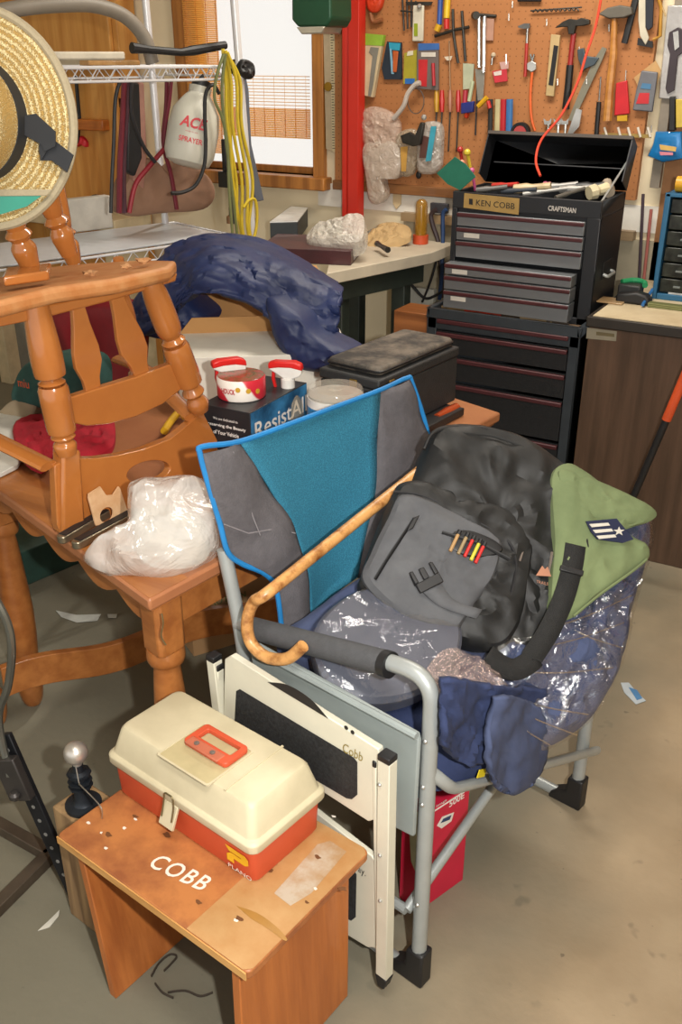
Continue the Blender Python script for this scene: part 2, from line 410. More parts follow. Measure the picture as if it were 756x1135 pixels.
# upper shelving post and right end of the wall
px_=yy(741,110,WY-.05)
struct(B().box((px_.x-.022,WY-.06,1.2),(px_.x+.012,WY-.03,2.5)).obj('trim_4',M('grey_upright','8b8173',.5,.2)))
struct(B().box((px_.x+.013,WY-.02,.84),(X1,WY,2.5)).obj('trim_5',M('right_wall_board','ab7a50',.7)))

# ---------------------------------------------------------------- light
w=bpy.data.worlds.new('world'); S.world=w; w.use_nodes=True
bg=w.node_tree.nodes['Background']; bg.inputs['Color'].default_value=(1,.97,.92,1); bg.inputs['Strength'].default_value=1.0
def area(name,loc,to,size,energy,col,sy=None):
    l=bpy.data.lights.new(name,'AREA'); l.energy=energy; l.color=col; l.size=size
    if sy: l.shape='RECTANGLE'; l.size_y=sy
    o=bpy.data.objects.new(name,l); COL.objects.link(o); o.location=loc
    d=V(to)-V(loc); o.rotation_euler=d.to_track_quat('-Z','Y').to_euler(); return o
area('camera_flash',O+RT*.17+UP*.04-FW*.03,(-.55,1.7,.55),.035,40,(1,.97,.92))
area('ceiling_fill',(-.3,.4,2.66),(-.3,.4,0),1.2,30,(1,.95,.86),.3)  # added overhead fill light, no fixture modelled for it
area('ceiling_fill',(-1.1,2.9,2.66),(-1.1,3.1,0),1.2,36,(1,.93,.82),.3)  # second added fill, warmer, over the back of the room
sun=bpy.data.lights.new('sun','SUN'); sun.energy=1.5; sun.color=(1,.93,.8); sun.angle=.03
so=bpy.data.objects.new('sun',sun); COL.objects.link(so); so.rotation_euler=V((.25,-1,-.75)).to_track_quat('-Z','Y').to_euler()
S.view_settings.view_transform='Standard'; S.view_settings.look='None'; S.view_settings.gamma=1; S.view_settings.use_curve_mapping=False
S.view_settings.exposure=.0
# ================================================================ step stool
stw=wood('stool_wood','b4713a','8f5426',.5,'X',3,.2); 
p0=hz(62,925,.37); p1=hz(275,1080,.37); p2=hz(405,940,.37)
e1=(p1-p0).normalized(); e2=ZZ.cross(e1); Ws=(p1-p0).length; Ds=(p2-p1).dot(e2)
SF=frame(V((p0.x,p0.y,0)),e1,e2,ZZ)
st=T('step_stool','small brown wooden step stool with a name stencilled on its top','stool',SF@V((Ws/2,Ds/2,0)))
def rr(F,lo,hi,z,r,n=4):
    out=[]
    for cx,cy,a in ((hi[0]-r,hi[1]-r,0),(lo[0]+r,hi[1]-r,1),(lo[0]+r,lo[1]+r,2),(hi[0]-r,lo[1]+r,3)):
        for i in range(n+1):
            t=(a+i/n)*PI/2; out.append(F@V((cx+r*math.cos(t),cy+r*math.sin(t),z)))
    return out
topm=pattern('stool_top_wood','8c5231','b57542','noise',9,.45,(1,1,1),.1,.5,.12)
B().prism(rr(SF,(0,0),(Ws,Ds),.352,.012),(0,0,.018)).obj('top',topm,st,bevel=.003)
edge=wood('stool_edge','d9a866','b98445',.55)
B().box((.004,-.0022,.3535),(Ws-.004,.0,.3692),SF).obj('front_edge',edge,st)
zt=.352
x0=.03; q=SF.inverted()@hz(122,1102); 
pts=[(x0,.015,zt),(x0+.018,.015,zt),(max(.05,q.x)+.018,q.y+.0,0),(max(.05,q.x),q.y,0)]
pan=wood('stool_panel','bb7036','9c5728',.5,'Z',3,.2)
b=B(); dep=Ds-.03
b.prism([SF@V(p) for p in pts],e2*dep); b.obj('side_panel',pan,st,bevel=.002)
b=B(); x3=Ws-.035; b.prism([SF@V((x3-.018,.015,zt)),SF@V((x3,.015,zt)),SF@V((x3+.01,.0,0)),SF@V((x3-.008,.0,0))],e2*dep); b.obj('side_panel',pan,st,bevel=.002)
B().box((x0+.02,.03,.295),(x3-.02,.045,.351),SF).obj('cross_rail',wood('rail_w','b8793f','8d5628',.5),st,bevel=.002)
B().box((x0+.02,Ds-.05,.295),(x3-.02,Ds-.035,.351),SF).obj('cross_rail',MC['rail_w'],st,bevel=.002)
# scuffed pale patch near the right end
pm=pattern('worn_grey_patch','a5845f','b7aa98','noise',12,.6,(1,1,1),.1,.45,.1)
pc=[hz(*p,.3706) for p in ((375,1030),(318,995),(352,925),(385,905),(402,938),(302,1068))]
_u0=(SF.inverted()@hz(224,1014,.37)).x
B().prism([SF@V(p) for p in ((_u0,.001,.3703),(Ws-.012,.001,.3703),(Ws-.001,.012,.3703),(Ws-.001,Ds-.012,.3703),(Ws-.012,Ds-.001,.3703),(_u0,Ds-.001,.3703))],(0,0,.0004)).obj('unpainted_end',pattern('bare_end','a97a48','b99363','noise',12,.55,(1,1,1),.1,.5,.2),st,smooth=False)
B().prism([hz(*p,.3708) for p in ((304,990),(352,936),(366,932),(384,944),(345,990),(322,1004))],(0,0,.0003)).obj('paint_smudge',pm,st,smooth=False)
B().prism(crom([hz(*p,.3712) for p in ((262,1004),(285,1012),(305,1026),(318,1040),(314,1042),(298,1030),(278,1018))],3),(0,0,.0002)).obj('varnish_run',M('varnish_yellow','a97c3e',.3),st,smooth=False)
for (x,y,r) in ((265,1018,.007),(300,965,.005),(352,950,.006),(340,1000,.004),(380,985,.007),(150,905,.006),(185,925,.008),(120,925,.007),(220,1000,.006)):
    q=hz(x,y,.37115); B().prism([q+V((math.cos(t)*r*(1+.3*math.sin(3*t+x)),math.sin(t)*r*.7*(1+.3*math.cos(2*t+y)),0)) for t in [i*PI/8 for i in range(16)]],(0,0,.0002)).obj('stain',M('dark_stain','6e4526',.6),st,smooth=False)
wm=M('white_stencil_paint','e6ddd0',.7,var=.05)
c0=hz(200,967,.3708); a=hz(171,954,.37); c=hz(231,982,.37)
text('COBB',c0,c-a,e2,.034,wm,st,width=(c-a).length,bold=.012,space=1.15)
rnd=random.Random(3)
for p in ((112,923),(150,908),(138,918),(277,935),(262,1020),(370,905),(118,940),(350,985),(98,912)):
    q=hz(*p,.3706); B().prism([q+V((math.cos(t)*rnd.uniform(.0015,.006),math.sin(t)*rnd.uniform(.0015,.004),0)) for t in [i*PI/3 for i in range(6)]],(0,0,.0006)).obj('paint_splash',wm,st,smooth=False)
# ================================================================ tackle box
za,zb,zc_=.37,.445,.515
# base footprint from its visible corners
c1=hz(283,982,.37); c0_=hz(132,878,.37); c2_=hz(348,915,.37)
e1=(c1-c0_).normalized(); e2=ZZ.cross(e1); Wt=(c1-c0_).length; Dt=(c2_-c1).dot(e2)
TF=frame(V((c0_.x,c0_.y,0)),e1,e2,ZZ)
TB=T('tackle_box','cream and orange plastic tackle box with a recessed handle standing on the stool','toolbox',TF@V((Wt/2,Dt/2,.37)))
org=M('orange_plastic','cf5434',.45,var=.08,scale=9); crm=M('cream_plastic','cdc2a4',.5,var=.07,scale=6,col2='bbb092')
def loft(rings):
    b=B(); R=[[b.v(p) for p in r] for r in rings]; n=len(R[0])
    b.f(R[0][::-1]); b.f(R[-1])
    for x,y in zip(R,R[1:]):
        for j in range(n): b.f([x[j],x[(j+1)%n],y[(j+1)%n],y[j]])
    return b
L_=lambda o,z,r=.014: rr(TF,(-o,-o),(Wt+o,Dt+o),z,r)
loft([L_(-.004,.3702),L_(.0,.378),L_(.003,.452)]).obj('base',org,TB)
loft([L_(.010,.448,.018),L_(.012,.452,.018),L_(.012,.466,.018),L_(.009,.470,.018),L_(.004,.472,.016),L_(-.009,.522,.016),L_(-.014,.529,.016),L_(-.02,.5305,.014)]).obj('lid',crm,TB,bevel=.0012)
zt=.5306
# recessed handle: tray outline, bracket
hc=SF  # placeholder frame (unused)
TI=TF.inverted(); wq=[TI@hz(*p,zt) for p in ((176,839),(222,803),(280,831),(234,869))]
xa,xb=sum(q.x for q in wq[:2])/2,sum(q.x for q in wq[2:])/2; ya,yb_=(wq[0].y+wq[3].y)/2,(wq[1].y+wq[2].y)/2
hx,hy=(xa+xb)/2,(ya+yb_)/2
B().ring_prism(rr(TF,(xa-.004,ya-.004),(xb+.004,yb_+.004),zt-.0005,.006),rr(TF,(xa,ya),(xb,yb_),zt-.0005,.005),(0,0,.002)).obj('handle_well_rim',crm,TB)
B().prism(rr(TF,(xa,ya),(xb,yb_),zt-.0006,.005),(0,0,.0009)).obj('handle_well',M('well_shade','b9ab82',.5),TB)
B().box((xb+.03,.012,zt-.001),(xb+.034,Dt-.012,zt+.0016),TF).obj('lid_rib',crm,TB)
ym_=ya+(yb_-ya)*.42
hb=B(); hb.ring_prism(rr(TF,(xa+.012,ym_),(xb-.003,yb_-.003),zt+.001,.008),rr(TF,(xa+.026,ym_+.024),(xb-.014,yb_-.013),zt+.001,.004),(0,0,.010))
hd=hb.obj('handle',org,TB,bevel=.0015)
B().box((xa+.02,ym_-.004,zt+.009),(xb-.02,ym_+.018,zt+.0125),TF).obj('grip_plate',M('faded_orange','b8654a',.6),hd,bevel=.002)
hy=ym_+.009
for dx in (-.02,.02): B().lathe([(.005,0),(.005,.002),(0,.0025)],frame(TF@V((hx+dx,hy-.002,zt+.0125)),(1,0,0),(0,1,0)),12).obj('rivet',M('dull_rivet','8c8078',.5,.6),hd)
# latch on the front
l0=TF.inverted()@pl(190,892,TF@V((0,-.012,.45)),TF.to_3x3()@V((0,1,0))); lx=l0.x
lt_=B(); lt_.prism([TF@V(p) for p in ((lx-.018,-.013,.452),(lx-.02,-.03,.408),(lx-.02,-.024,.404),(lx-.018,-.007,.45))],e1*.036)
la=lt_.obj('latch',crm,TB,bevel=.0015)
B().tube(arc_pts([TF@V(p) for p in ((lx-.013,-.026,.425),(lx-.013,-.018,.452),(lx-.011,-.016,.474),(lx+.011,-.016,.474),(lx+.013,-.018,.452),(lx+.013,-.026,.425))],.006,4),.0016,8).obj('wire_bail',M('brass_wire','8d8160',.35,.8),la)
# maker mark in raised letters
fd=-e2
lp=pl(262,953,TF@V((0,-.002,.4)),e2); 
ym=M('yellow_print','e8b21e',.5); 
b=B(); u=e1; q=lp+fd*.002
q=q+ZZ*.006+u*.004
def P2(x,z): return q+u*x*1.35+ZZ*z*1.35
b.prism([P2(-.02,.013),P2(.014,.013),P2(.02,.009),P2(.02,.001),P2(.014,-.003),P2(-.006,-.003),P2(-.006,-.011),P2(-.018,-.011),P2(-.018,-.001),P2(-.012,.004),P2(.008,.004),P2(.008,.006),P2(-.014,.006)],fd*.0006); b.obj('badge',ym,TB,smooth=False)
text('PLANO',q-ZZ*.025+e1*.006,e1,ZZ,.009,wm,TB,name='brand_lettering',width=.056,ext=.001)
# ================================================================ hitch ball on a wood post
bp=hz(98,868,.28)
oldw=wood('weathered_block','9d7f58','6f5539',.8,'Z',4,0)
F=frame(V((0,0,0)),SF.to_3x3()@V((1,0,0)),SF.to_3x3()@V((0,1,0)))
k=hz(93,893,.30); 
wb=tag(B().box((-.05,-.04,0),(.05,.05,.30),frame(V((k.x,k.y,0)),F.to_3x3()@V((1,0,0)),F.to_3x3()@V((0,1,0)))).obj('wood_block',oldw,bevel=.004),'weathered upright timber block behind the left end of the stool','block')
bk=V((k.x,k.y,.3006))
hb_=T('hitch_ball','chrome tow hitch ball on a dark slotted mount on the timber block','hitch ball',bk)
dk=M('dark_steel','31363d',.45,.6,.2,30)
B().lathe([(.036,0),(.036,.008),(.022,.011),(.016,.02),(.014,.075),(.02,.078),(.02,.086),(.012,.09),(.01,.105),(0,.105)],frame(bk,(1,0,0),(0,1,0)),20).obj('mount',dk,hb_)
for z in (.05,.062,.08): B().lathe([(.012,z),(.024,z+.001),(.024,z+.005),(.012,z+.006)],frame(bk,(1,0,0),(0,1,0)),8).obj('locking_ring',dk,hb_)
zb=.133; B().lathe([(0,zb-.028),(.009,zb-.028)]+[(.0235*math.sin(a),zb-.0235*math.cos(a)) for a in [PI*(.13+.87*i/14) for i in range(15)]],frame(bk,(1,0,0),(0,1,0)),28).obj('chrome_ball',M('chrome','d6d0c8',.32,.75,.1,20),hb_,label='chrome ball')
e=hz(113,907,.372)
B().tube(crom([bk+V((.004,-.008,.105)),bk+V((.02,-.02,.08)),bk+V((.035,-.03,.04))+ZZ*.05,e+ZZ*.03,e],6),.0013,6).obj('wire',M('steel_wire','b8b2a6',.35,.8),hb_)
# ================================================================ camp chair
A0=hz(463,1085); A1=hz(637,892); cw=(A1-A0).normalized(); cb=ZZ.cross(cw); CWd=(A1-A0).length
def C(w,b,z): return A0+cw*w+cb*b+ZZ*z
def cp(px,py,b): return pl(px,py,A0+cb*b,cb)   # point on the plane at depth b
def cs(px,py,w): return pl(px,py,A0+cw*w,cw)
ch=T('camp_chair','folding camp chair with grey tube frame and blue and grey back','chair',C(.32,.25,0))
alu=M('grey_powder_coat','a4a9a8',.38,.3,.06,20); blk=M('black_plastic','1c1c1e',.5,0,.15,20)
blue=M('blue_piping','1f7fc2',.6); grf=M('charcoal_canvas','5d5a5e',.85,0,.12,60,.4,300)
mesh_=pattern('teal_mesh_fabric','185a76','2f7d99','voronoi',420,.85,(1,1,1),.4,.4,.3)
TR=.015
def side(w,right=False):
    b=B(); top=.715 if not right else .70
    pts=arc_pts([C(w,0,.035),C(w,0,top+.01),C(w,.12,top-.005),C(w,.47,top-.08)],.11,10)
    b.tube(pts,TR,12); b.obj('front_leg',alu,ch)
    B().tube(arc_pts([C(w,.5,.79),C(w,.455,.58),C(w,.455,.03)],.1,6),TR*.95,12).obj('rear_leg',alu,ch)
    B().tube(arc_pts([C(w,0,.03),C(w,.03,.014),C(w,.425,.014),C(w,.455,.03)],.03,5),TR*.9,12).obj('floor_bar',alu,ch)
    for bb in (0,.455):
        s=1 if bb==0 else -1
        q=B(); q.prism([C(w-.018,bb-s*.02,.001),C(w-.018,bb+s*.065,.001),C(w-.018,bb+s*.06,.02),C(w-.018,bb+s*.022,.045),C(w-.018,bb+s*.02,.085),C(w-.018,bb-s*.02,.09)],cw*.036); q.obj('foot_cap',blk,ch,bevel=.005)
    return pts
pts=side(0)
side(CWd,True)
foam=M('grey_foam','4c4d50',.85,0,.1,80,.3,400)
a=C(0,.43,.718-.065); 
B().tube([C(0,.095,.7075),C(0,.11,.706),C(0,.43,.639)],.0225,18).obj('arm_foam',foam,ch)
B().tube([C(0,.088,.7085),C(0,.104,.706)],.024,18).obj('foam_end_band',blk,ch)
B().tube([C(CWd,.12,.69),C(CWd,.43,.63)],.022,18).obj('arm_foam',foam,ch)
# rivets
for z in (.215,.50,.46,.60): B().ball(C(-.013,0,z),.005).obj('rivet',M('bright_rivet','c9cac8',.3,.8),ch)
# crossed braces
B().tube(arc_pts([C(0,-.0,.53),C(.02,-.02,.50),C(.045,-.024,.47),cp(661,832,-.024)],.03,5),.0125,12,flat=.8).obj('cross_brace',alu,ch)
B().tube([cp(454,1005,.026)-cw*.01,C(CWd-.01,.026,.42)],.0105,12).obj('cross_brace',alu,ch)
B().tube([cp(454,1005,.026)-cw*.01,cp(454,1005,.026)-cw*.01+cb*.40],.010,10).obj('lower_rail',alu,ch)
B().tube([C(0.01,.05,.44),C(CWd-.01,.05,.44)],.010,10).obj('seat_rail',alu,ch); B().tube([C(0.01,.45,.44),C(CWd-.01,.45,.44)],.010,10).obj('seat_rail',alu,ch)
lb=cp(534,857,-.038)
B().box((-.014,-.0008,-.008),(.014,.0008,.008),frame(lb,(cp(560,851,-.03)-cp(510,862,-.03)),ZZ.cross(cw)*-1)).obj('sticker',M('yellow_sticker','e6cf2a',.5),ch)
# seat
B().surf([[C(.01,.04,.44),C(.3,.04,.425),C(CWd-.01,.04,.44)],[C(.01,.25,.44),C(.3,.25,.41),C(CWd-.01,.25,.44)],[C(.01,.46,.44),C(.3,.46,.425),C(CWd-.01,.46,.44)]],6,6).obj('seat',grf,ch,solid=.012)
B().tube([C(.01,.035,.44),C(.3,.035,.425),C(CWd-.01,.035,.44)],.006,8).obj('seat_piping',blue,ch)
# back: three sewn panels in one leaning plane
bn=(cb*.97-ZZ*-.20).normalized(); bn=(cb+ZZ*(-.18)*-1*-1).normalized()
bP=C(0,.52,1.0); bn=(cb*1.0+ZZ*.0-ZZ*.17).normalized()
def bk_(px,py,off=0): return pl(px,py,bP,bn)-bn*off
def curve(pix,n,off=None):
    c=crom([bk_(*p) for p in pix],12)
    # resample evenly
    L=[0]
    for i in range(1,len(c)): L.append(L[-1]+(c[i]-c[i-1]).length)
    out=[]
    for k in range(n+1):
        t=L[-1]*k/n; i=0
        while i<len(L)-2 and L[i+1]<t: i+=1
        f=(t-L[i])/max(1e-9,L[i+1]-L[i]); out.append(c[i]+(c[i+1]-c[i])*f)
    return out
cL=curve([(223,503),(231,540),(243,580),(252,612),(268,625),(293,636),(306,655),(313,692),(318,715)],28)
cA=curve([(266,491),(285,520),(305,552),(325,588),(338,635),(345,690)],28)
cB=curve([(421,434),(418,480),(417,520),(412,560),(395,640)],28)
cR=curve([(452,421),(462,440),(471,470),(478,505),(480,540),(470,580),(440,650)],28)
def ruled(a,b2,n,bulge,seed=0,amp=.003):
    rows=[]
    for i,(p,q) in enumerate(zip(a,b2)):
        row=[]
        for j in range(n+1):
            t=j/n; x=p.lerp(q,t)-bn*(bulge*math.sin(PI*t)*(1 if 0<i<28 else .6))
            x-=bn*amp*noise.noise(x*12+V((seed,0,0)))
            row.append(x)
        rows.append(row)
    return B().grid(rows)
ruled(cL,cA,12,.012,1,.012).obj('side_panel',grf,ch,solid=.008)
ruled(cA,cB,14,-.018,2,.004).obj('mesh_panel',mesh_,ch,solid=.006)
ruled(cB,cR,8,.010,3,.012).obj('side_panel',grf,ch,solid=.008)
B().tube(crom([bk_(*p,.002) for p in ((313,712),(306,655),(293,636),(268,625),(252,612),(243,580),(231,540),(221,503),(224,495),(266,489),(325,468),(365,453),(421,432),(450,419),(456,424),(471,470),(478,505))],5),.0055,8).obj('back_piping',blue,ch)
B().tube([bk_(x,y,.014) for x,y in ((253,500),(262,530),(275,572),(283,592))],.0012,5).obj('seam',M('seam_thread','8a868a',.8),ch)
B().tube([bk_(x,y,.014) for x,y in ((243,580),(270,590),(300,585),(322,590))],.0012,5).obj('seam',MC['seam_thread'],ch)
# folded grey side table hanging outside the left arm
gp=M('grey_table_panel','9aa3a2',.5,.2,.06)
ws=-.028
q=[cs(277,678,ws),cs(458,812,ws),cs(458,930,ws),cs(430,915,ws),cs(290,850,ws)]
B().prism([cs(*p,ws) for p in ((276,718),(284,714),(462,814),(464,822),(458,928),(438,918),(300,830),(284,760))],cw*.01).obj('side_table',gp,ch,bevel=.003)
B().tube([cs(277,717,ws-.002),cs(462,816,ws-.002)],.007,8).obj('side_table_rim',gp,ch)
# ================================================================ folded white camp table
wt=M('white_enamel','d9d6c4',.4,.1,.05,8); bpn=M('black_speckle_panel','2b2c2e',.7,0,.4,150,.3,300)
w2=-.062
def ft(px,py,o=0): return cs(px,py,w2)-cw*o
FTb=T('folding_table','folded white camp table standing on edge against the grey chair frame','table',ft(430,1093))
def post(x,y0,x1,y1,wd,th=.022):
    a=ft(x,y0); c=ft(x1,y1); d=cb*(wd/2)
    b=B(); b.prism([a-d,a+d,c+d,c-d],-cw*th); o=b.obj('leg_post',wt,FTb,bevel=.0015)
    b=B(); b.prism([a-d-ZZ*.001+cw*.001,a+d-ZZ*.001+cw*.001,a+d+ZZ*.012+cw*.001,a-d+ZZ*.012+cw*.001],-cw*(th+.002)); b.obj('end_cap',blk,o,bevel=.002)
    return o
p=post(434,838,430,1075,.026)
b=B(); c=ft(430,1075); d=cb*.013; b.prism([c-d*1.1,c+d*1.1,c+d*.6-ZZ*.028,c-d*.6-ZZ*.028],-cw*.023); b.obj('foot_tip',blk,p,bevel=.002)
post(242,728,250,800,.022)
post(421,845,424,1060,.008,.016)
post(247,740,247,800,.008,.016)
# upper shelf panel: white body with rounded black inset
o1=B().prism([ft(*p_) for p_ in ((255,727),(262,723),(425,826),(426,832),(420,904),(414,906),(258,806),(253,798))],-cw*.014).obj('panel',wt,FTb,bevel=.002)
ins=[(268,762),(272,760),(398,835),(402,840),(402,876),(396,881),(390,880),(273,811),(267,805),(266,798)]
B().prism([ft(*p_,.0145) for p_ in ins],-cw*.0006).obj('black_inset',bpn,o1,label='black speckled inset')
hc_=crom([ft(303,752,.0148),ft(325,755,.0148),ft(350,770,.0148),ft(370,792,.0148)],6)
B().prism(hc_,-cw*.0006).obj('hand_slot',blk,o1,smooth=False)
for x,y in ((390,802),(397,807)): B().lathe([(.0042,0),(.0042,.001),(0,.0014)],axisframe(ft(x,y,.0145),-cw),12).obj('screw',blk,o1)
dp=(ft(410,833)-ft(385,820)).normalized()
text('Cobb',ft(397,829,.0146),dp,(ZZ-dp*ZZ.dot(dp)),.020,M('ochre_ink','8c7a2e',.7),o1,width=.045,shear=.2)
# lower shelf panel
o2=B().prism([ft(*p_) for p_ in ((340,888),(350,893),(417,945),(420,950),(420,1046),(412,1046),(352,1010),(340,1000))],-cw*.012).obj('panel',wt,FTb,bevel=.002)
B().prism([ft(*p_,.0125) for p_ in ((350,935),(355,935),(396,958),(400,965),(399,1012),(394,1016),(352,992))],-cw*.0006).obj('black_inset',bpn,o2,label='black speckled inset')
text('way.',ft(403,961,.0126),dp,(ZZ-dp*ZZ.dot(dp)),.016,blk,o2,width=.032)
for y in (975,1011,1044): B().tube([ft(414,y,.006),ft(424,y+4,.006)],.005,8).obj('hinge_pin',wt,FTb)
for y in (862,940,990): B().ball(ft(430,y,.0225),.004,n=10).obj('rivet',MC['bright_rivet'],FTb)
B().tube([ft(348,1000),ft(425,1052)],.006,8).obj('bottom_tube',alu,FTb)
# ================================================================ red product box on the floor
rd=M('magenta_red_card','c81f3f',.45,var=.06)
k0=hz(513,975); k1=hz(462,1012); 
ex=(k0-k1).normalized(); F=frame(k1,ex,ZZ,ex.cross(ZZ)); wbx=(k0-k1).length; hbx=.0
tpz=pl(519,872,k0,ex.cross(ZZ)).z
RB=T('product_box','red cardboard product box standing on the floor behind the chair leg','box',F@V((wbx/2,0,.025)))
B().box((-.0,0,-.055),(wbx,tpz,0),F).obj('carton',rd,RB,bevel=.001)
fn=F.to_3x3()@V((0,0,1)); s=1 if fn.dot(O-k0)>0 else -1
def rb(px,py,o=.0006): return pl(px,py,k0,fn)+fn*s*o
F2x=(rb(515,880)-rb(490,888)).normalized()
text('500E',rb(506,886),ex,ZZ,.017,M('print_white','efe9e2',.5),RB,width=.045,bold=.02)
text('Image',rb(489,890),ex,ZZ,.008,MC['print_white'],RB,width=.03)
B().prism([rb(484,915),rb(490,905),rb(503,900),rb(500,910),rb(489,918)],fn*s*.0005).obj('scanner_picture',MC['print_white'],RB,smooth=False)
B().prism([rb(488,912,.0013),rb(491,907,.0013),rb(500,903,.0013),rb(498,908,.0013)],fn*s*.0003).obj('scanner_lid',M('print_blue','30456e',.5),RB,smooth=False)
B().box((0,tpz-.008,.0003),(wbx,tpz-.004,.0007),F).obj('white_stripe',MC['print_white'],RB)
# pale card sheet between the legs
tag(B().prism([cs(*p_,.10) for p_ in ((452,905),(462,900),(478,975),(468,985),(455,955))],cw*.004).obj('pale_board',M('pale_green_board','b6b594',.8),bevel=.002),'pale greenish board leaning under the camp chair seat','board')
# ================================================================ things piled on the camp chair
def onp(P,n):
    return lambda pts,off=0: [pl(x,y,V(P)+V(n).normalized()*off,V(n)) for x,y in pts]
def ribbon(pts,width,nrm,th=.002,n=5):
    c=crom(pts,n); b=B(); k=len(c); rows=[]
    for i in range(k):
        t=(c[min(i+1,k-1)]-c[max(i-1,0)]).normalized(); nn=nrm[min(len(nrm)-1,i*len(nrm)//k)] if isinstance(nrm,list) else V(nrm)
        s=t.cross(nn).normalized()*(width/2); rows.append([c[i]-s,c[i],c[i]+s])
    b.grid(rows); return b
navy=pattern('navy_cotton','1c2747','303c62','noise',9,.9,(1,1,1),.3,.5,.2)
navy2=pattern('faded_navy_cloth','333d5c','46506e','noise',8,.9,(1,1,1),.3,.5,.2)
blackny=pattern('black_nylon','0d0e0f','202020','noise',10,.6,(1,1,1),.5,.5,.2)
greyny=pattern('dusty_grey_nylon','444549','5a5b5e','noise',8,.8,(1,1,1),.3,.5,.2)
wrapm=plastic('clear_wrap','e8e8ea',.20,1,bump=1,bscale=22)
# folded navy clothes covering the seat
ncl=T('navy_trousers','dark navy cloth trousers spread over the camp chair seat and hanging off its front','clothes',C(.3,.2,.45))
b=B(); b.pillow([C(.03,.47,.47),C(.03,.25,.49),C(.03,.03,.47),C(.2,-.03,.46),C(.42,-.045,.45),C(.6,0,.45),C(.6,.2,.5),C(.58,.42,.52),C(.3,.47,.50)],(0,0,-.03),.07,0,3,9,.025,9,1,nrm=(0,0,1)).obj('folded_legs',navy,ncl)
nn=-cb
def hang(rows,base,seed,amp,name,m):
    G=[]
    for r,row in enumerate(rows):
        G.append([cp(x,y,-(base+(.012 if (i+r//2)%2 else 0))) for i,(x,y) in enumerate(row)])
    B().surf(G,8,8,amp,14,seed,nn).obj(name,m,ncl,solid=.012)
hang([[(488,752),(505,752),(525,755),(545,758),(570,760),(600,762)],
      [(486,782),(505,786),(525,788),(548,788),(572,790),(602,792)],
      [(486,804),(504,812),(524,814),(546,812),(572,812),(600,812)],
      [(487,824),(503,840),(521,846),(540,834),(565,826),(590,822)]],.022,3,.016,'hanging_cloth',navy)
hang([[(545,772),(560,770),(578,774),(596,784)],
      [(540,800),(558,800),(580,802),(602,806)],
      [(539,830),(556,832),(578,834),(601,834)],
      [(541,856),(552,868),(572,872),(594,856)],
      [(548,866),(556,874),(570,876),(586,866)]],.050,6,.010,'pocket_flap',MC['faded_navy_cloth'])
# plastic wrapped bundle at the right of the seat
nb=(-cb*.6-cw*.3+ZZ*.6).normalized(); Pb=C(.55,-.06,.60)-nb*.035
f=onp(Pb,nb)
WB=T('wrapped_bundle','large bundle of navy clothes in shiny clear plastic on the chair seat','bundle',C(.5,-.02,.47))
ob=[(525,722),(560,690),(600,640),(640,590),(680,556),(712,560),(722,585),(716,620),(703,665),(692,715),(678,760),(655,798),(625,822),(598,832),(575,815),(548,790),(530,765)]
B().pillow(f([(x+(630-x)*.03,y+(700-y)*.03) for x,y in ob]),cb*.13+ZZ*-.02,.05,.02,3,10,.03,13,2,nrm=nb).obj('folded_clothes',navy2,WB)
B().pillow(f(ob),cb*.14+ZZ*-.02,.068,.02,4,12,.026,15,2,nrm=nb).obj('plastic_wrap',wrapm,WB,label='clear crinkled plastic')
# long stretched creases in the film
b_=[]
rnd=random.Random(8)
for x0,y0,x1,y1 in ((560,770,652,792),(575,745,680,740),(545,772,640,815),(590,720,692,690),(600,700,700,660),(560,790,610,826),(620,690,690,718)):
    p=f([(x0,y0),((x0+x1)/2,(y0+y1)/2+3),(x1,y1)],.082)
    q=f([(x0,y0),(x1,y1)],.06)
    B().tube(crom([q[0],p[1],q[1]],6),.0016,6,flat=.4).obj('film_crease',plastic('film_fold','f4ead8',.35,1,bump=.3),WB)
# flat round cushion in plastic
nd=(-cb*.38-cw*.22+ZZ*.85).normalized(); Pd=C(.10,.10,.60)
f=onp(Pd,nd)
od=[(388,660),(420,649),(452,647),(482,658),(503,678),(512,705),(505,735),(484,759),(448,776),(405,780),(372,768),(352,738),(347,705),(361,680)]
DB=T('round_cushion','flat round grey-blue disc wrapped in clear plastic beside the arm of the chair','cushion',C(.12,.12,.55))
B().pillow(f(od),-nd*.035,.012,.004,4,9,.004,9,2,nrm=nd,sq=5).obj('disc',pattern('grey_blue_vinyl','444958','5e616d','noise',6,.5,(1,1,1),.15,.5,.2),DB)
B().pillow([p+(p-sum(f(od),V())/len(od))*.02 for p in f(od)],-nd*.042,.016,.008,4,9,.006,16,7,nrm=nd,sq=5).obj('plastic_sleeve',plastic('sleeve_film','e8eaf0',.12,1,bump=.6,bscale=18),DB,label='clear plastic sleeve')
# crumpled clear plastic bag between disc and bundle
f=onp(C(.2,-.06,.5),(-cb*.7+ZZ*.6-cw*.2).normalized())
tag(B().pillow(f([(482,758),(505,728),(530,730),(560,765),(558,785),(548,792),(520,785),(495,778)]),cb*.03,.03,0,4,9,.03,40,4).obj('crumpled_film',plastic('crumpled_film','e6cfc8',.34,.6,bump=1.0,bscale=60)),'small crumpled wad of clear plastic between the round disc and the wrapped bundle','plastic bag')
# blue cloth under the disc by the chair arm
f=onp(C(.06,.2,.52),(-cb*.3-cw*.3+ZZ*.8))
tag(B().pillow(f([(308,705),(345,680),(385,650),(415,640),(430,700),(440,790),(420,800),(370,785),(345,745),(318,720)]),(0,0,-.03),.02,0,3,8,.02,14,9).obj('blue_shirt',navy2),'faded blue cloth tucked under the round disc against the chair back','clothes')
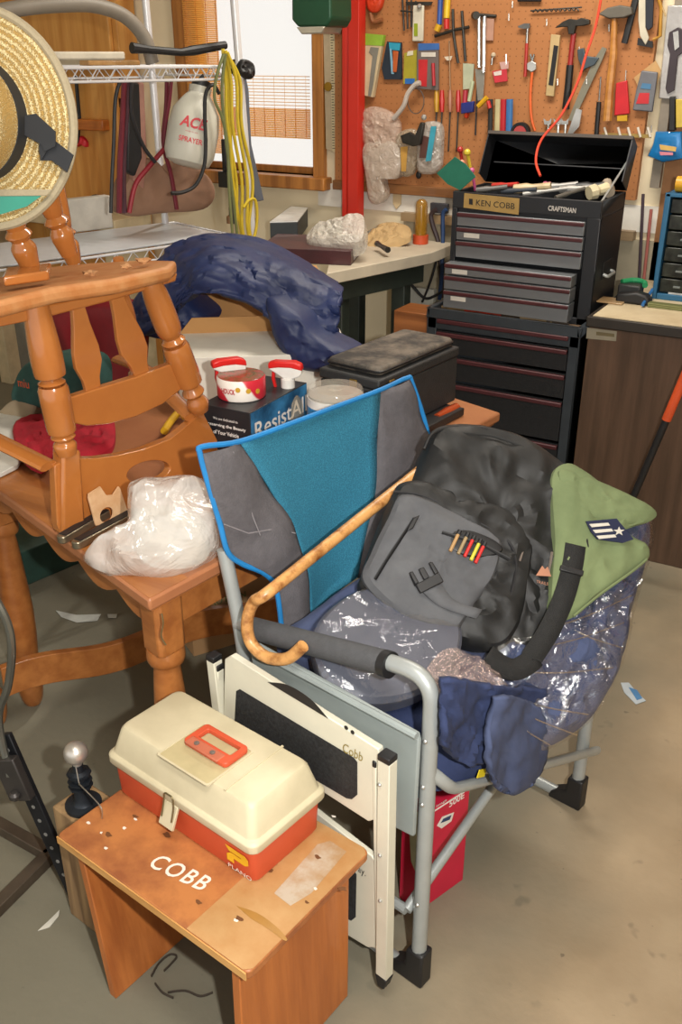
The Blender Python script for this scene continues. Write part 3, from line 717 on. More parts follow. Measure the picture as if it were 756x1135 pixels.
# ---------------------------------------------------------------- green military shirt
ng=nb; Pg=Pb+nb*.085
f=onp(Pg,ng)
grn=pattern('olive_green_cotton','5f6c49','76835b','noise',7,.9,(1,1,1),.25,.5,.2)
GS=T('green_shirt','folded olive green uniform shirt with a rank patch on the wrapped bundle','shirt',C(.6,.05,.66))
B().pillow(f([(612,530),(630,514),(655,528),(690,552),(722,565),(721,577),(690,578),(660,570),(700,595),(718,608),(716,622),(690,642),(660,662),(632,686),(612,680),(615,600)]),-ng*.02,.014,0,4,9,.015,9,3,nrm=ng,sq=3).obj('shirt_body',grn,GS)
B().pillow(f([(622,520),(660,532),(722,562),(722,577),(690,582),(640,570),(625,545)],.012),-ng*.012,.014,0,4,7,.006,20,8,nrm=ng).obj('sleeve',grn,GS)
B().tube(crom(f([(636,683),(665,659),(700,634),(717,620)],.016),5),.004,6,flat=.5).obj('hem',grn,GS)
B().prism(f([(649,578),(683,575),(702,598),(690,602),(662,598),(655,590)],.034),ng*.002).obj('rank_patch',M('patch_navy','1c2340',.8),GS)
pw=M('patch_silver','cfcabf',.7)
for i in range(3):
    y=i*6.5; x=i*4.0
    B().prism(f([(653+x,581+y),(674+x*.9,579.5+y),(676+x*.9,582.5+y),(656+x,584.5+y)],.0375),ng*.001).obj('stripe',pw,GS,label='silver stripe')
cx,cy=686,589; st5=[]
for i in range(10):
    r=6.5 if i%2==0 else 2.6; a=-PI/2+i*PI/5; st5.append((cx+r*math.cos(a),cy+r*.8*math.sin(a)))
B().prism(f(st5,.0375),ng*.001).obj('star',pw,GS,label='silver star')
# ---------------------------------------------------------------- shoulder bag
ns=(-cb*.5-cw*.42+ZZ*.62).normalized(); Ps=C(.36,.16,.68)
f=onp(Ps,ns)
BG=T('shoulder_bag','large black and grey nylon shoulder bag with open pockets lying on the chair','bag',C(.38,.2,.52))
bo=[(470,498),(480,478),(500,471),(535,472),(572,482),(605,500),(634,522),(648,545),(650,572),(640,612),(622,655),(602,700),(580,722),(545,722),(505,708),(455,685),(412,655),(425,605),(450,550)]
B().pillow(f(bo),-ns*.13,.035,.0,4,10,.026,9,3,nrm=ns,sq=3.5).obj('body',blackny,BG)
B().tube(crom(f([(470,498),(480,480),(500,474),(535,475),(570,485),(602,503),(628,525),(641,550),(636,590),(622,635),(600,690)],.022),5),.0045,8).obj('piping',blk,BG)
B().tube(crom(f([(505,480),(545,483),(585,498),(612,520),(628,548),(624,585),(610,625)],.034),5),.003,6,flat=.5).obj('zipper',M('zip_tape','2a2a2a',.5,.2),BG)
B().pillow(f([(435,548),(445,536),(470,534),(510,548),(550,560),(580,575),(592,592),(590,625),(583,665),(570,705),(548,722),(505,712),(455,692),(402,655),(404,630),(418,588)],.03),-ns*.04,.022,0,4,9,.018,13,5,nrm=ns,sq=4).obj('front_pocket',blackny,BG)
B().pillow(f([(446,548),(480,556),(520,576),(548,592),(556,606),(548,640),(530,665),(514,690),(500,700),(455,690),(404,646),(412,612),(430,575)],.054),-ns*.02,.016,0,4,8,.009,14,8,nrm=ns,sq=4).obj('grey_panel',greyny,BG,label='dusty grey panel')
B().tube(crom(f([(436,545),(470,550),(515,572),(560,597),(572,625),(566,660)],.058),6),.0035,8,flat=.6).obj('pocket_welt',blk,BG)
zt_=M('zip_dark','18181a',.45,.3)
B().tube(f([(459,575),(428,622),(416,642)],.077),.0045,8,flat=.5).obj('zipper',zt_,BG)
B().box((-.007,-.016,-.002),(.007,.016,.003),frame(f([(458,580)],.08)[0],(f([(470,580)])[0]-f([(458,585)])[0]),(f([(462,570)])[0]-f([(452,590)])[0]),ns)).obj('zip_pull',blk,BG,bevel=.002)
# pen pocket with pens
B().pillow(f([(495,592),(520,588),(550,600),(556,612),(530,618),(500,610)],.072),-ns*.01,.006,0,3,5,0,nrm=ns,sq=4).obj('pen_pocket',blk,BG)
B().tube(f([(490,590),(535,604),(565,620)],.080),.004,6,flat=.5).obj('pocket_edge',blk,BG)
for i,(x,y,c,n_) in enumerate(((505,597,'b08a5a','wooden pencil'),(514,600,'9a8460','brown pen'),(521,603,'c62826','red marker'),(528,607,'c9c23c','yellow marker'),(533,610,'c62826','red marker'))):
    a,c2=f([(x-6,y+14),(x+5,y-9)],.086)
    pn=T('marker_pen',('tan pencil leftmost in the bag pen pocket','brown pen second from the left in the bag pen pocket','red marker in the middle of the bag pen pocket','yellow marker between two red ones in the bag pen pocket','red marker rightmost in the bag pen pocket')[i],'pen',a)
    B().tube([a,a.lerp(c2,.8)],.0036,8).obj('barrel',M('pen_'+('tan','brown','red','yellow','red')[i],c,.4),pn)
    B().tube([a.lerp(c2,.8),c2],.0046,8).obj('cap',blk,pn)
# buckle
bc=f([(473,642)],.084)[0]; bx_=(f([(483,637)])[0]-f([(463,647)])[0]).normalized(); by_=ns.cross(bx_); 
if by_.z<0: by_=-by_
Fb=frame(bc,bx_,by_,bx_.cross(by_))
bu=B(); bu.box((-.026,-.020,0),(.026,0,.008),Fb); bu.box((-.026,0,0),(-.018,.026,.006),Fb); bu.box((.018,0,0),(.026,.026,.006),Fb); bu.box((-.006,0,0),(.006,.024,.005),Fb)
bu.obj('buckle',blk,BG,bevel=.002)
B().surf([[Fb@V((-.02,-.02,.003)),Fb@V((.02,-.02,.003))],[Fb@V((.0,-.06,-.004)),Fb@V((.03,-.06,-.004))],[Fb@V((.05,-.11,-.006)),Fb@V((.07,-.10,-.006))]],4,2).obj('buckle_webbing',greyny,BG,solid=.002)
# side compartment and bottom
B().pillow(f([(548,560),(600,560),(640,590),(632,640),(606,700),(580,735),(560,738),(540,728),(560,680),(585,620)],.012),-ns*.09,.02,0,3,8,.014,18,2,nrm=ns,sq=3).obj('side_pocket',blackny,BG)
B().tube(crom(f([(648,540),(662,545),(668,556),(660,565),(648,562)],.01),5),.010,8,flat=.6).obj('top_handle',blackny,BG)
for px_q in ((585,592,576,622),(612,612,608,636)):
    a,c2=f([px_q[:2],px_q[2:]],.05); B().tube([a,c2],.0028,6).obj('zip_pull',MC['dull_rivet'],BG)
text('TRAILS',f([(601,646)],.052)[0],(f([(620,650)])[0]-f([(585,642)])[0]),(f([(603,630)])[0]-f([(600,660)])[0]),.006,M('tan_logo','a8745a',.7),BG,name='logo_lettering',width=.024)
b=B(); q=f([(594,638),(601,627),(604,631),(607,628),(611,639)],.053); b.prism(q,ns*.0006); b.obj('logo_mark',MC['tan_logo'],BG,smooth=False)
# webbing strap with swivel hook
g=lambda pts,o: f(pts,o)
B().tube(crom(g([(636,566),(640,574),(636,584),(633,592)],.06),4),.005,8).obj('swivel_hook',M('dark_hook','3a3a3c',.3,.7),BG)
B().tube(arc_pts(g([(622,602),(652,608),(650,596),(626,591),(622,602)],.06),.004,3),.0028,8).obj('ring_buckle',MC['dark_hook'],BG)
rb_=ribbon(g([(638,604),(634,630),(624,665),(608,700),(590,728)],.066)+onp(Pb,nb)([(590,732),(572,742),(556,738),(540,726)],.085),.042,ns).obj('strap',M('black_webbing','1a1a1a',.8,0,.2,80,.6,500),BG,solid=.003)
B().box((-.024,-.006,0),(.024,.006,.007),frame(g([(633,633)],.066)[0],g([(648,637)],0)[0]-g([(618,629)],0)[0],g([(636,620)],0)[0]-g([(630,646)],0)[0],ns)).obj('strap_slider',blk,BG,bevel=.002)
# ---------------------------------------------------------------- bamboo cane
wc=-.045
h=[cs(*p_,w) for p_,w in (((298,656),-.02),((281,668),-.035),((274,690),-.048),((278,712),-.052),((295,728),-.05),((318,730),-.045),((336,716),-.035))]
top=cp(470,518,.36)
cane=T('walking_cane','brown speckled wooden cane with a hooked handle over the grey chair arm','cane',h[3])
B().tube(crom([top,top.lerp(h[0],.35),top.lerp(h[0],.7)]+h[:1]+h[1:],8),.0118,14).obj('shaft',pattern('cane_wood','7d4a20','c9955a','noise',30,.35,(1,1,1),.1,.45,.12),cane)
# ================================================================ pine dining table
pine=pattern('pine_varnish','9f5c2c','b8763f','noise',4,.28,(1,1,1),.05,.5,.4)
pineX=wood('pine_rail','b0703a','96592b',.35,'X',3)
TA=hz(165,665,.75); TBf=hz(555,457,.75); TC=hz(-60,502,.75)
tu=(TBf-TA); tv=(TC-TA); Lt=tu.length
TF_=frame(TA,tu,tv,ZZ)                       # slightly skewed frame follows the two visible edges
TT=T('dining_table','varnished orange pine dining table with scalloped apron and turned legs','table',V((TA.x-.4,TA.y+.6,0)))
eu=tu.normalized(); ev=tv.normalized()
def tp(u,v,z=0): return V((TA.x,TA.y,0))+eu*u+ev*v+ZZ*z
LV=.92
def slab(u0,v0,u1,v1,z0,z1): return B().prism([tp(u0,v0,z0),tp(u1,v0,z0),tp(u1,v1,z0),tp(u0,v1,z0)],(0,0,z1-z0))
topw=pattern('table_top_wood','92583a','b07850','noise',4,.35,(1,1,1),.05,.5,.25)
slab(0,0,Lt,LV,.722,.75).obj('tabletop',topw,TT,bevel=.006)
slab(.012,.012,Lt-.012,LV-.012,.712,.722).obj('top_moulding',pine,TT,bevel=.003)
# edge banding strip lighter
slab(.004,.004,.10,LV-.004,.7502,.7506).obj('end_band',pineX,TT)
# scalloped end apron (along v) and plain long apron (along u)
pts=[tp(.05,.05,.715)]; N_=40
low=[]
for i in range(N_+1):
    t=i/N_; v=.05+(LV-.1)*t; s=abs(math.sin(t*PI*5)); low.append(tp(.05,v,.655-.028*s-.02*math.sin(PI*t)*0))
B().prism([tp(.05,.05,.715)]+low+[tp(.05,LV-.05,.715)],eu*.02).obj('apron',pineX,TT,bevel=.002)
B().prism([tp(.05,.05,.715),tp(.05,.05,.625),tp(Lt-.05,.05,.625),tp(Lt-.05,.05,.715)],ev*.02).obj('apron',pineX,TT,bevel=.002)
tleg=[(0,.022),(.03,.030),(.09,.034),(.13,.024),(.2,.034),(.36,.041),(.48,.039),(.62,.033),(.70,.029),(.735,.027),(.74,.036),(.76,.040),(.79,.038)]
for u,v in ((.075,.075),(.075,LV-.075),(Lt-.075,.075),(Lt-.075,LV-.075)):
    l=turned([(t/.79,r) for t,r in tleg],tp(u,v,0),tp(u,v,.575),18).obj('leg',pineX,TT)
    h=.037; B().prism([tp(u,v,.575)+eu*a+ev*c for a,c in ((-h,-h*.7),(-h*.7,-h),(h*.7,-h),(h,-h*.7),(h,h*.7),(h*.7,h),(-h*.7,h),(-h,h*.7))],(0,0,.14)).obj('leg_block',pineX,l,bevel=.003)
# wavy stretcher low between the leg pairs
sa=hz(2,752,.18); sb=hz(345,655,.18); d=(sb-sa); low=[];up=[]
for i in range(31):
    t=i/30; wv=.014*math.sin(t*PI*4+.6)
    p=sa+d*t; up.append(p+ZZ*(.035+wv)); low.append(p+ZZ*(-.055+wv))
B().prism(up+low[::-1],d.normalized().cross(ZZ)*.022).obj('stretcher',pineX,TT,bevel=.002)
turned([(t/.79,r) for t,r in tleg],hz(-3,800,0),hz(-3,800,0)+ZZ*.7,16).obj('centre_post',pineX,TT)
q=hz(187,665,.70)+V((.02,-.045,-.03))
B().tube(crom([q+V((0,0,.03)),q+V((.004,-.003,.01)),q+V((-.004,-.003,-.02)),q+V((.003,0,-.04))],4),.0015,6).obj('screw_hook',MC['brass_wire'],TT)
# things under the table
gb=hz(0,662,0); gb2=hz(150,598,0); d=(gb2-gb).normalized()
tag(B().prism([gb-d*.3,gb2,gb2+ZZ*.13,gb-d*.3+ZZ*.13],d.cross(ZZ)*-.25).obj('green_crate',M('dark_green_paint','2c4a40',.7,0,.2),bevel=.004),'long dark green box on the floor under the dining table','box')
q=hz(215,728,0)
cbm=M('cardboard','a9835a',.85,0,.08,6)
bx2=T('cardboard_carton','brown cardboard carton with green print under the dining table','box',q+V((.1,.15,0)))
Fq=frame(q,(.5,.86,0),(-.86,.5,0),ZZ)
B().box((0,0,0),(.38,.3,.24),Fq).obj('carton',cbm,bx2,bevel=.002)
text('CAUTION',Fq@V((.11,-.0008,.17)),Fq.to_3x3()@V((1,0,0)),ZZ,.02,M('green_print','4d6b3c',.7),bx2,width=.14)
# ================================================================ captain's chair upside down on the table
A=hz(75,590,.75); Bc=hz(225,530,.75); cdv=(Bc-A).normalized(); cnv=ZZ.cross(cdv)
def K(d,n,z): return A+cdv*d+cnv*n+ZZ*(z-.75)
def kp(px,py,n=0): return pl(px,py,A+cnv*n,cnv)
maple=pattern('honey_maple','9c5a2a','b87438','noise',5,.2,(1,1,1),.04,.5,.35); MC['honey_maple'].node_tree.nodes['Principled BSDF'].inputs['Coat Weight'].default_value=.9; MC['honey_maple'].node_tree.nodes['Principled BSDF'].inputs['Coat Roughness'].default_value=.08
UC=T('captains_chair','honey maple captain\'s chair standing upside down on the dining table','chair',K(.2,.2,.752))
# crest board with hand hole at the bottom
out=[(60,505),(74,509),(100,509),(130,505),(160,498),(193,485),(224,455),(232,470),(250,505),(252,528),(225,536),(180,552),(140,572),(92,592),(64,592),(62,550)]
O_=[kp(*p) for p in out]
cxo,cyo=165,523; hole=[kp(cxo+(24*math.cos(a)),cyo+(12*math.sin(a))-4*math.cos(a)) for a in [2*PI*i/24 for i in range(24)]]
def resamp(P,n,c):
    # resample a closed outline by angle around c (2-D in d,z)
    from math import atan2
    Q=[]; 
    for i in range(len(P)):
        for k in range(8): Q.append(P[i].lerp(P[(i+1)%len(P)],k/8))
    res=[]
    for j in range(n):
        a=2*PI*j/n; best=min(Q,key=lambda q:abs(((atan2((q-c).z,(q-c).dot(cdv))-a+PI)%(2*PI))-PI)); res.append(best)
    return res
c0=kp(cxo,cyo); outR=resamp(O_,72,c0); inR=resamp(hole,72,c0)
B().ring_prism(outR,inR,cnv*.022).obj('crest_board',maple,UC,bevel=.002)
# block under the left post
B().prism([kp(*p)-cnv*.012 for p in ((66,500),(86,497),(92,588),(84,594),(66,592))],cnv*.04).obj('post_block',maple,UC,bevel=.006)
# middle rail
B().prism([kp(*p)-cnv*.002 for p in ((72,442),(110,430),(150,418),(203,398),(207,412),(200,432),(180,448),(150,462),(120,470),(96,472),(76,468))],cnv*.022).obj('middle_rail',maple,UC,bevel=.003)
def turnpx(a,b2,prof,n=0,name='back_post',m=None,par=None):
    return turned(prof,kp(*a,n),kp(*b2,n),18).obj(name,m or maple,par or UC)
pp=[(0,.018),(.04,.022),(.07,.017),(.09,.024),(.12,.017),(.14,.024)]
po=turnpx((74,503),(36,322),[(0,.020),(.06,.024),(.09,.018),(.115,.025),(.14,.018),(.16,.025),(.17,.029),(.42,.030),(.44,.020),(.46,.027),(.48,.019),(.50,.027),(.52,.031),(.66,.031),(.86,.026),(1,.020)])
turnpx((222,455),(165,308),[(0,.020),(.06,.026),(.12,.018),(.15,.026),(.20,.018),(.23,.026),(.25,.030),(.50,.030),(.52,.020),(.55,.027),(.58,.019),(.62,.027),(.72,.029),(.88,.027),(1,.020)])
# two arrow shaped splats
for (x0,y0,x1,y1) in ((86,322,106,432),(127,312,160,415)):
    L_s=[];R_s=[]
    for t,wd in ((0,5),(.15,6.5),(.35,9),(.6,14),(.75,14.5),(.9,9),(1,8)):
        x=x0+(x1-x0)*t; y=y0+(y1-y0)*t; L_s.append((x-wd,y+wd*.35)); R_s.append((x+wd,y-wd*.35))
    B().prism([kp(*p)+cnv*.006 for p in L_s+R_s[::-1]],cnv*.012).obj('splat',maple,UC,bevel=.002)
# seat, underside up
zs=1.238; zt2=1.268
sp=[hz(*p,zt2) for p in ((-8,333),(60,318),(150,303),(193,291),(197,286))]
n0=[K(.375,-.0,zt2),]
seat=[hz(-8,335,zt2),hz(60,319,zt2),hz(130,309,zt2),hz(188,296,zt2),hz(196,288,zt2)]
dn=cnv
seat+= [seat[4]+dn*.1-ZZ*.012,seat[4]+dn*.3-ZZ*.045,seat[4]+dn*.40-cdv*.04-ZZ*.06,seat[0]+dn*.42+cdv*.04-ZZ*.06,seat[0]+dn*.3-ZZ*.045]
tags=pattern('dusty_underside','a8652f','b88352','noise',14,.6,(1,1,1),.1,.5,.15)
B().prism(seat,(0,0,-(zt2-zs))).obj('seat',tags,UC,bevel=.010,seg=3)
B().prism([hz(*p,zt2)+ZZ*.0 for p in ((5,318),(55,311),(58,301),(8,307))],(0,0,.018)).obj('leg_pad',maple,UC,bevel=.004)
leg=[(0,.017),(.06,.021),(.12,.024),(.16,.017),(.19,.026),(.22,.018),(.26,.022),(.5,.030),(.75,.027),(1,.019)]
def up(a,dx,dy,h=.36):
    p=hz(*a,zt2+.008); q=p+ZZ*h+cdv*dx+cnv*dy
    turned(leg,p,q,18).obj('leg',maple,UC)
up((35,299),-.10,-.02,.36); up((77,282),-.11,-.0,.36)
p3=K(.03,.36,zt2); p4=K(.33,.36,zt2)
for p in (p3-ZZ*.06,p4-ZZ*.06): turned(leg,p,p+ZZ*.36+cnv*.04-cdv*.05,14).obj('leg',maple,UC)
# seat frame rail just under the seat plank
B().prism([kp(*p)-cnv*.004 for p in ((-20,352),(50,338),(120,322),(196,302),(194,312),(120,334),(50,352),(-20,366))],cnv*.02).obj('seat_rail',maple,UC,bevel=.004)
# arms (low, since the chair is inverted) with their spindles
for s,dd in ((0,-.02),(1,.36)):
    a=K(dd,.0,.90); 
    B().tube(crom([K(dd,.005,.905),K(dd-.02+.04*s,.10,.925),K(dd-.05+.1*s,.22,.955),K(dd-.05+.1*s,.34,.965)],5),.022,10,flat=.45,hint=cdv).obj('arm',maple,UC)
    turned([(0,.012),(.15,.02),(.2,.013),(.3,.018),(.6,.02),(.75,.012),(.8,.018),(1,.012)],K(dd-.03+.06*s,.24,.90),K(dd+.02-.04*s,.20,1.24),14).obj('arm_spindle',maple,UC)
# shavings on the underside
q=hz(165,291,zt2+.002)
rnd=random.Random(5)
for i,(x,y) in enumerate(((160,291),(100,305),(140,298))):
    q=hz(x,y,zt2+.0005); b=B().ball(q+ZZ*.005,.012,(1.3-.3*i,.9,.45),10,nz=.9,seed=i); tag(b.obj('wood_chip',M('wood_chip','b9875a',.9)),('largest tan wood chip near the right corner of the upturned seat','smaller wood chip by the middle of the upturned seat edge','tan wood chip between two others on the upturned seat')[i],'wood chip','wood chips on the upturned seat')
# ================================================================ straw hat hung on the chair legs
nh=(V((.30,-.93,.12))).normalized(); Ph=K(.0,-.14,1.42)
hc2=pl(-27,133,Ph,nh); rim=(pl(80,138,Ph,nh)-hc2).length
FH=axisframe(hc2,nh)
HT=T('straw_hat','woven straw sun hat with black band and green brim window hung at the chair legs','hat',hc2)
straw=pattern('woven_straw','c09a55','ecd6a0','wave',30,.8,(1,1,1),1,.5,.25,dist=5,direction='Z')
nt=straw.node_tree; wv=[n for n in nt.nodes if n.type=='TEX_WAVE'][0]; wv.wave_type='RINGS'; wv.rings_direction='Z'; wv.inputs['Detail Scale'].default_value=14
mp=[n for n in nt.nodes if n.type=='MAPPING'][0]; mp.vector_type='POINT'
# rings are centred on the hat: rotate object space so the hat axis becomes z
R_=FH.to_3x3().inverted().to_euler(); mp.inputs['Rotation'].default_value=R_
B().lathe([(rim*.47,.012),(rim*.7,.004),(rim*.92,-.004),(rim*.985,-.010),(rim*.985,-.014),(rim*.9,-.009),(rim*.47,.006)],FH,64).obj('brim',straw,HT)
B().lathe([(rim*.56,.0),(rim*.555,.03),(rim*.53,.07),(rim*.49,.10),(rim*.40,.122),(rim*.2,.118),(0,.112)],FH,48).obj('crown',straw,HT)
B().lathe([(rim*.562,.008),(rim*.575,.008),(rim*.562,.034),(rim*.553,.034)],FH,48).obj('band',M('black_ribbon','26282c',.6),HT)
tanb=M('tan_binding','a2957a',.8,0,.08,200)
B().tube([FH@V((rim*.985*math.cos(a),rim*.985*math.sin(a),-.010)) for a in [2*PI*i/72 for i in range(72)]],.0075,8,closed=True,flat=1).obj('brim_binding',tanb,HT)
def hp(px,py,o=.006): return pl(px,py,hc2+nh*o,nh)
B().prism([hp(*p,.004) for p in ((-60,214),(52,213),(30,229),(0,238),(-40,242),(-75,232))],nh*.002).obj('brim_window',M('green_visor','2f8f7a',.15,0,.1,5,coat=.5),HT,label='translucent green window')
B().prism([hp(*p,.006) for p in ((-60,210),(58,210),(52,217),(-60,218))],nh*.002).obj('window_binding',tanb,HT,bevel=.001)
rib=MC['black_ribbon']
def rib_(pts,o): return B().prism([hp(*p,o) for p in pts],nh*.002).obj('bow_ribbon',rib,HT)
rib_([(28,128),(40,126),(62,146),(62,162),(50,168),(46,160),(28,150)],.022)
rib_([(44,148),(58,158),(46,178),(44,168)],.018); rib_([(46,158),(60,155),(82,172),(75,191),(58,178),(45,178)],.014)
# ================================================================ white plastic bag and small things on the table corner
f=onp(hz(190,600,.80),V((.35,-.6,.75)))
pb=plastic('milky_film','d8d4ce',.55,bump=1,bscale=11)
PB=T('plastic_bag','crumpled milky plastic bag of small parts at the table corner','plastic bag',hz(180,610,.75))
ol=[(92,618),(115,600),(140,585),(142,555),(146,536),(175,530),(215,528),(236,545),(244,575),(240,605),(215,628),(185,640),(150,638),(115,635)]
B().pillow(f(ol),V((-.03,.05,-.05)),.04,0,4,11,.036,8,5).obj('film',pb,PB)
B().pillow(f([(150,570),(180,560),(225,575),(228,600),(190,615),(155,600)]),V((0,0,-.04)),.02,0,3,8,.02,26,2).obj('contents',M('pale_filling','ddd6ca',.8),PB)
# plywood template leaning against the crest board
qn=kp(110,580)-cnv*.03
f=onp(qn,-cnv)
opl=f([(96,548),(110,539),(117,549),(125,548),(131,538),(140,565),(142,575),(105,582)])
cc=pl(117,570,qn,-cnv); hol=[cc+cdv*(.017*math.cos(a))+ZZ*(.017*math.sin(a)) for a in [2*PI*i/36 for i in range(36)]]
def resamp2(P,n,c):
    Q=[P[i].lerp(P[(i+1)%len(P)],k/10) for i in range(len(P)) for k in range(10)]
    return [min(Q,key=lambda q:abs(((math.atan2((q-c).z,(q-c).dot(cdv))-2*PI*j/n+PI)%(2*PI))-PI)) for j in range(n)]
tag(B().ring_prism(resamp2(opl,60,cc),resamp2(hol,60,cc),-cnv*.004).obj('wooden_template',wood('light_ply','d9b48c','c89c70',.6)),'thin pale wooden template with a round hole leaning on the upturned chair','template')
# two bar clamps / folding rules lying near the edge
for i,(a,c2) in enumerate((((66,603),(118,572)),((82,609),(150,572)))):
    p,q=hz(*a,.7515),hz(*c2,.7515); d=(q-p).normalized(); s=ZZ.cross(d)
    kn=T('folding_knife',('steel rimmed black flat case nearest the left table edge','steel rimmed black flat case tucked under the plastic bag')[i],'tool case',p)
    F=frame(p,d,s,ZZ); L_k=(q-p).length
    b=B(); b.prism([F@V((.0+.012-.012*math.cos(t),.012*math.sin(t) ,0)) for t in [PI*j/8-PI/2 for j in range(9)]][::1]+[F@V((L_k,.012,0)),F@V((L_k,-.012,0))],(0,0,.016)); b.obj('metal_rim',M('nickel_rim','8f8672',.3,.8),kn,bevel=.002)
    B().box((.012,-.009,.0155),(L_k,.009,.0175),F).obj('black_face',blk,kn)
# ================================================================ boxes and bottles on the table
def topat(z0,z1,L,N,R): return boxpx(z0,z1,L,N,R)
F,w_,d_,h_=topat(.751,.915,(223,447),(277,458),(340,424))
RA=T('polish_box','black and blue cardboard product box on the dining table behind the camp chair','box',F@V((w_/2,d_/2,0)))
B().box((0,0,0),(w_,d_,h_),F).obj('carton',M('black_card','1d1f24',.4),RA,bevel=.001)
B().box((.002,-.0008,.002),(w_-.002,0,h_-.002),F).obj('blue_panel',pattern('blue_sky_print','16324f','3f83b4','noise',9,.35,(1,1,1),0,.5,.15),RA)
ex=F.to_3x3()@V((1,0,0)); ey=F.to_3x3()@V((0,1,0))
text('ResistAll',F@V((w_*.52,-.0012,h_-.05)),ex,ZZ,.042,M('print_white','efe9e2',.5),RA,width=w_*.92,bold=.01)
pw=MC['print_white']
for i,s_ in enumerate(('We are dedicated to','Preserving the Beauty','of Your Vehicle','Designed to protect','your paint finish')):
    text(s_,F@V((-.0008,d_*.5,h_-.028-.017*i-(.012 if i>2 else 0))),-ey,ZZ,.010 if i in(1,2) else .0065,pw,RA,width=d_*(.82 if i==1 else .5 if i!=2 else .52),bold=.012 if i in(1,2) else 0)
# packing tape roll
tc_=hz(268,437,.918); Ft=frame(V((tc_.x,tc_.y,.9165)),(1,0,0),(0,1,0),ZZ)
TR_=T('packing_tape','roll of packing tape in a red and white printed sleeve on the product box','tape',Ft@V((0,0,0)))
B().lathe([(.038,0),(.056,0),(.058,.003),(.058,.047),(.056,.05),(.038,.05),(.038,0)],Ft,36).obj('sleeve',pattern('red_white_print','efe6dc','cc2b3a','wave',3.4,.35,(1,1,1),0,.5,.06,dist=1,direction='DIAGONAL'),TR_)
B().lathe([(0,.0515),(.055,.0512),(.056,.0505)],Ft,36).obj('printed_lid',M('tape_lid','9c3a30',.2,col2='5f4f2c',scale=60),TR_)
vd=(O-tc_); vd.z=0; vd.normalize(); sx_=ZZ.cross(vd)
yl=M('gold_print','c99a2c',.5); gr=M('leaf_print','4b7a38',.5)
for i in range(3):
    a=-.15+i*.42; dirr=(vd*math.cos(a)+sx_*math.sin(a)); pc_=Ft@V((0,0,.031-.004*i))+dirr*.0586
    B().lathe([(.0062,0),(.0062,.0004),(.003,.0006)],axisframe(pc_,dirr),14).obj('rosette',yl,TR_)
tt=sx_
text('HDUCK',Ft@V((0,0,.026))+(vd*math.cos(-.55)+sx_*math.sin(-.55))*.0588,(sx_*math.cos(-.55)-vd*math.sin(-.55)),ZZ,.013,M('tape_red_print','b8202c',.5),TR_,width=.036,bold=.03)
# spray bottles
def spray(px,py,z,hd,lab,bs=1.0):
    p=hz(px,py,z); p.z=.751; top=z; S_=T('spray_bottle',lab,'spray bottle',p)
    F=frame(p,(1,0,0),(0,1,0),ZZ); H=top-.751
    B().lathe([(.0,0),(.036,0),(.038,.006),(.038,H*.55),(.034,H*.68),(.016,H*.84),(.014,H*.9),(.0,H*.9)],F,24).obj('bottle',plastic('clear_bottle','c9b48a',.3,bump=0),S_,label='clear bottle')
    B().lathe([(.017,H*.86),(.0175,H*.98),(.013,H)],F,18).obj('collar',M('white_plastic','e6e4de',.35),S_)
    d=V(hd).normalized(); s=ZZ.cross(d); G=frame(p+ZZ*H,d,s,ZZ)
    b=B(); prof=[(-.036,.012),(-.03,.004),(-.012,-.002),(-.010,-.01),(.010,-.01),(.012,.0),(.03,.012),(.045,.02),(.045,.034),(-.02,.036),(-.036,.024)]
    b.prism([G@V((x,-.011,z)) for x,z in prof],s*.022); b.obj('trigger_body',MC['white_plastic'],S_,bevel=.003)
    cap=[(-.038,.020),(-.036,.034),(-.02,.041),(.03,.041),(.046,.036),(.046,.022),(.02,.026),(-.01,.026)]
    B().prism([G@V((x,-.0125,z)) for x,z in cap],s*.025).obj('head_cover',M('trigger_red','d21f1c',.35),S_,bevel=.003)
    tr=[(.03,.018),(.038,.016),(.040,-.004),(.034,-.028),(.028,-.028),(.032,-.006)]
    B().prism([G@V((x,-.006,z)) for x,z in tr],s*.012).obj('trigger',MC['trigger_red'],S_,bevel=.002)
spray(319,418,.94,(-.93,-.36,0),'red and white trigger spray bottle between the tape roll and the disc tub')
spray(256,415,.955,(-.62,-.78,0),'red and white trigger spray bottle behind the tape roll at the chair post')
# disc spindle
dc=hz(372,429,.935); D_=T('disc_tub','clear lidded tub of recordable discs with a blue and white band','disc tub',V((dc.x,dc.y,.751)))
Fd=frame(V((dc.x,dc.y,.751)),(1,0,0),(0,1,0),ZZ)
B().lathe([(0,0),(.065,0),(.066,.004),(.066,.168),(.0,.168)],Fd,40).obj('disc_stack',M('disc_stack','b7b3a8',.25,.3),D_)
B().lathe([(.0665,.07),(.0685,.07),(.0685,.143),(.0665,.143)],Fd,40).obj('blue_band',M('band_blue','2a7fb8',.4),D_)
B().lathe([(.0665,.143),(.0685,.143),(.0685,.163),(.0665,.163)],Fd,40).obj('white_band',MC['white_plastic'],D_)
B().lathe([(.067,.0),(.0675,.178),(.064,.184),(.02,.184),(.019,.180),(0,.180)],Fd,40).obj('clear_cover',plastic('tub_cover','f5efe0',.15,bump=0),D_)
vd=(O-dc); vd.z=0; vd.normalize(); sx_=ZZ.cross(vd)
a=.45; text('Verbatim',Fd@V((0,0,.153))+(vd*math.cos(a)+sx_*math.sin(a))*.0692,(sx_*math.cos(a)-vd*math.sin(a)),ZZ,.009,M('brand_red','b32a22',.5),D_,width=.034)
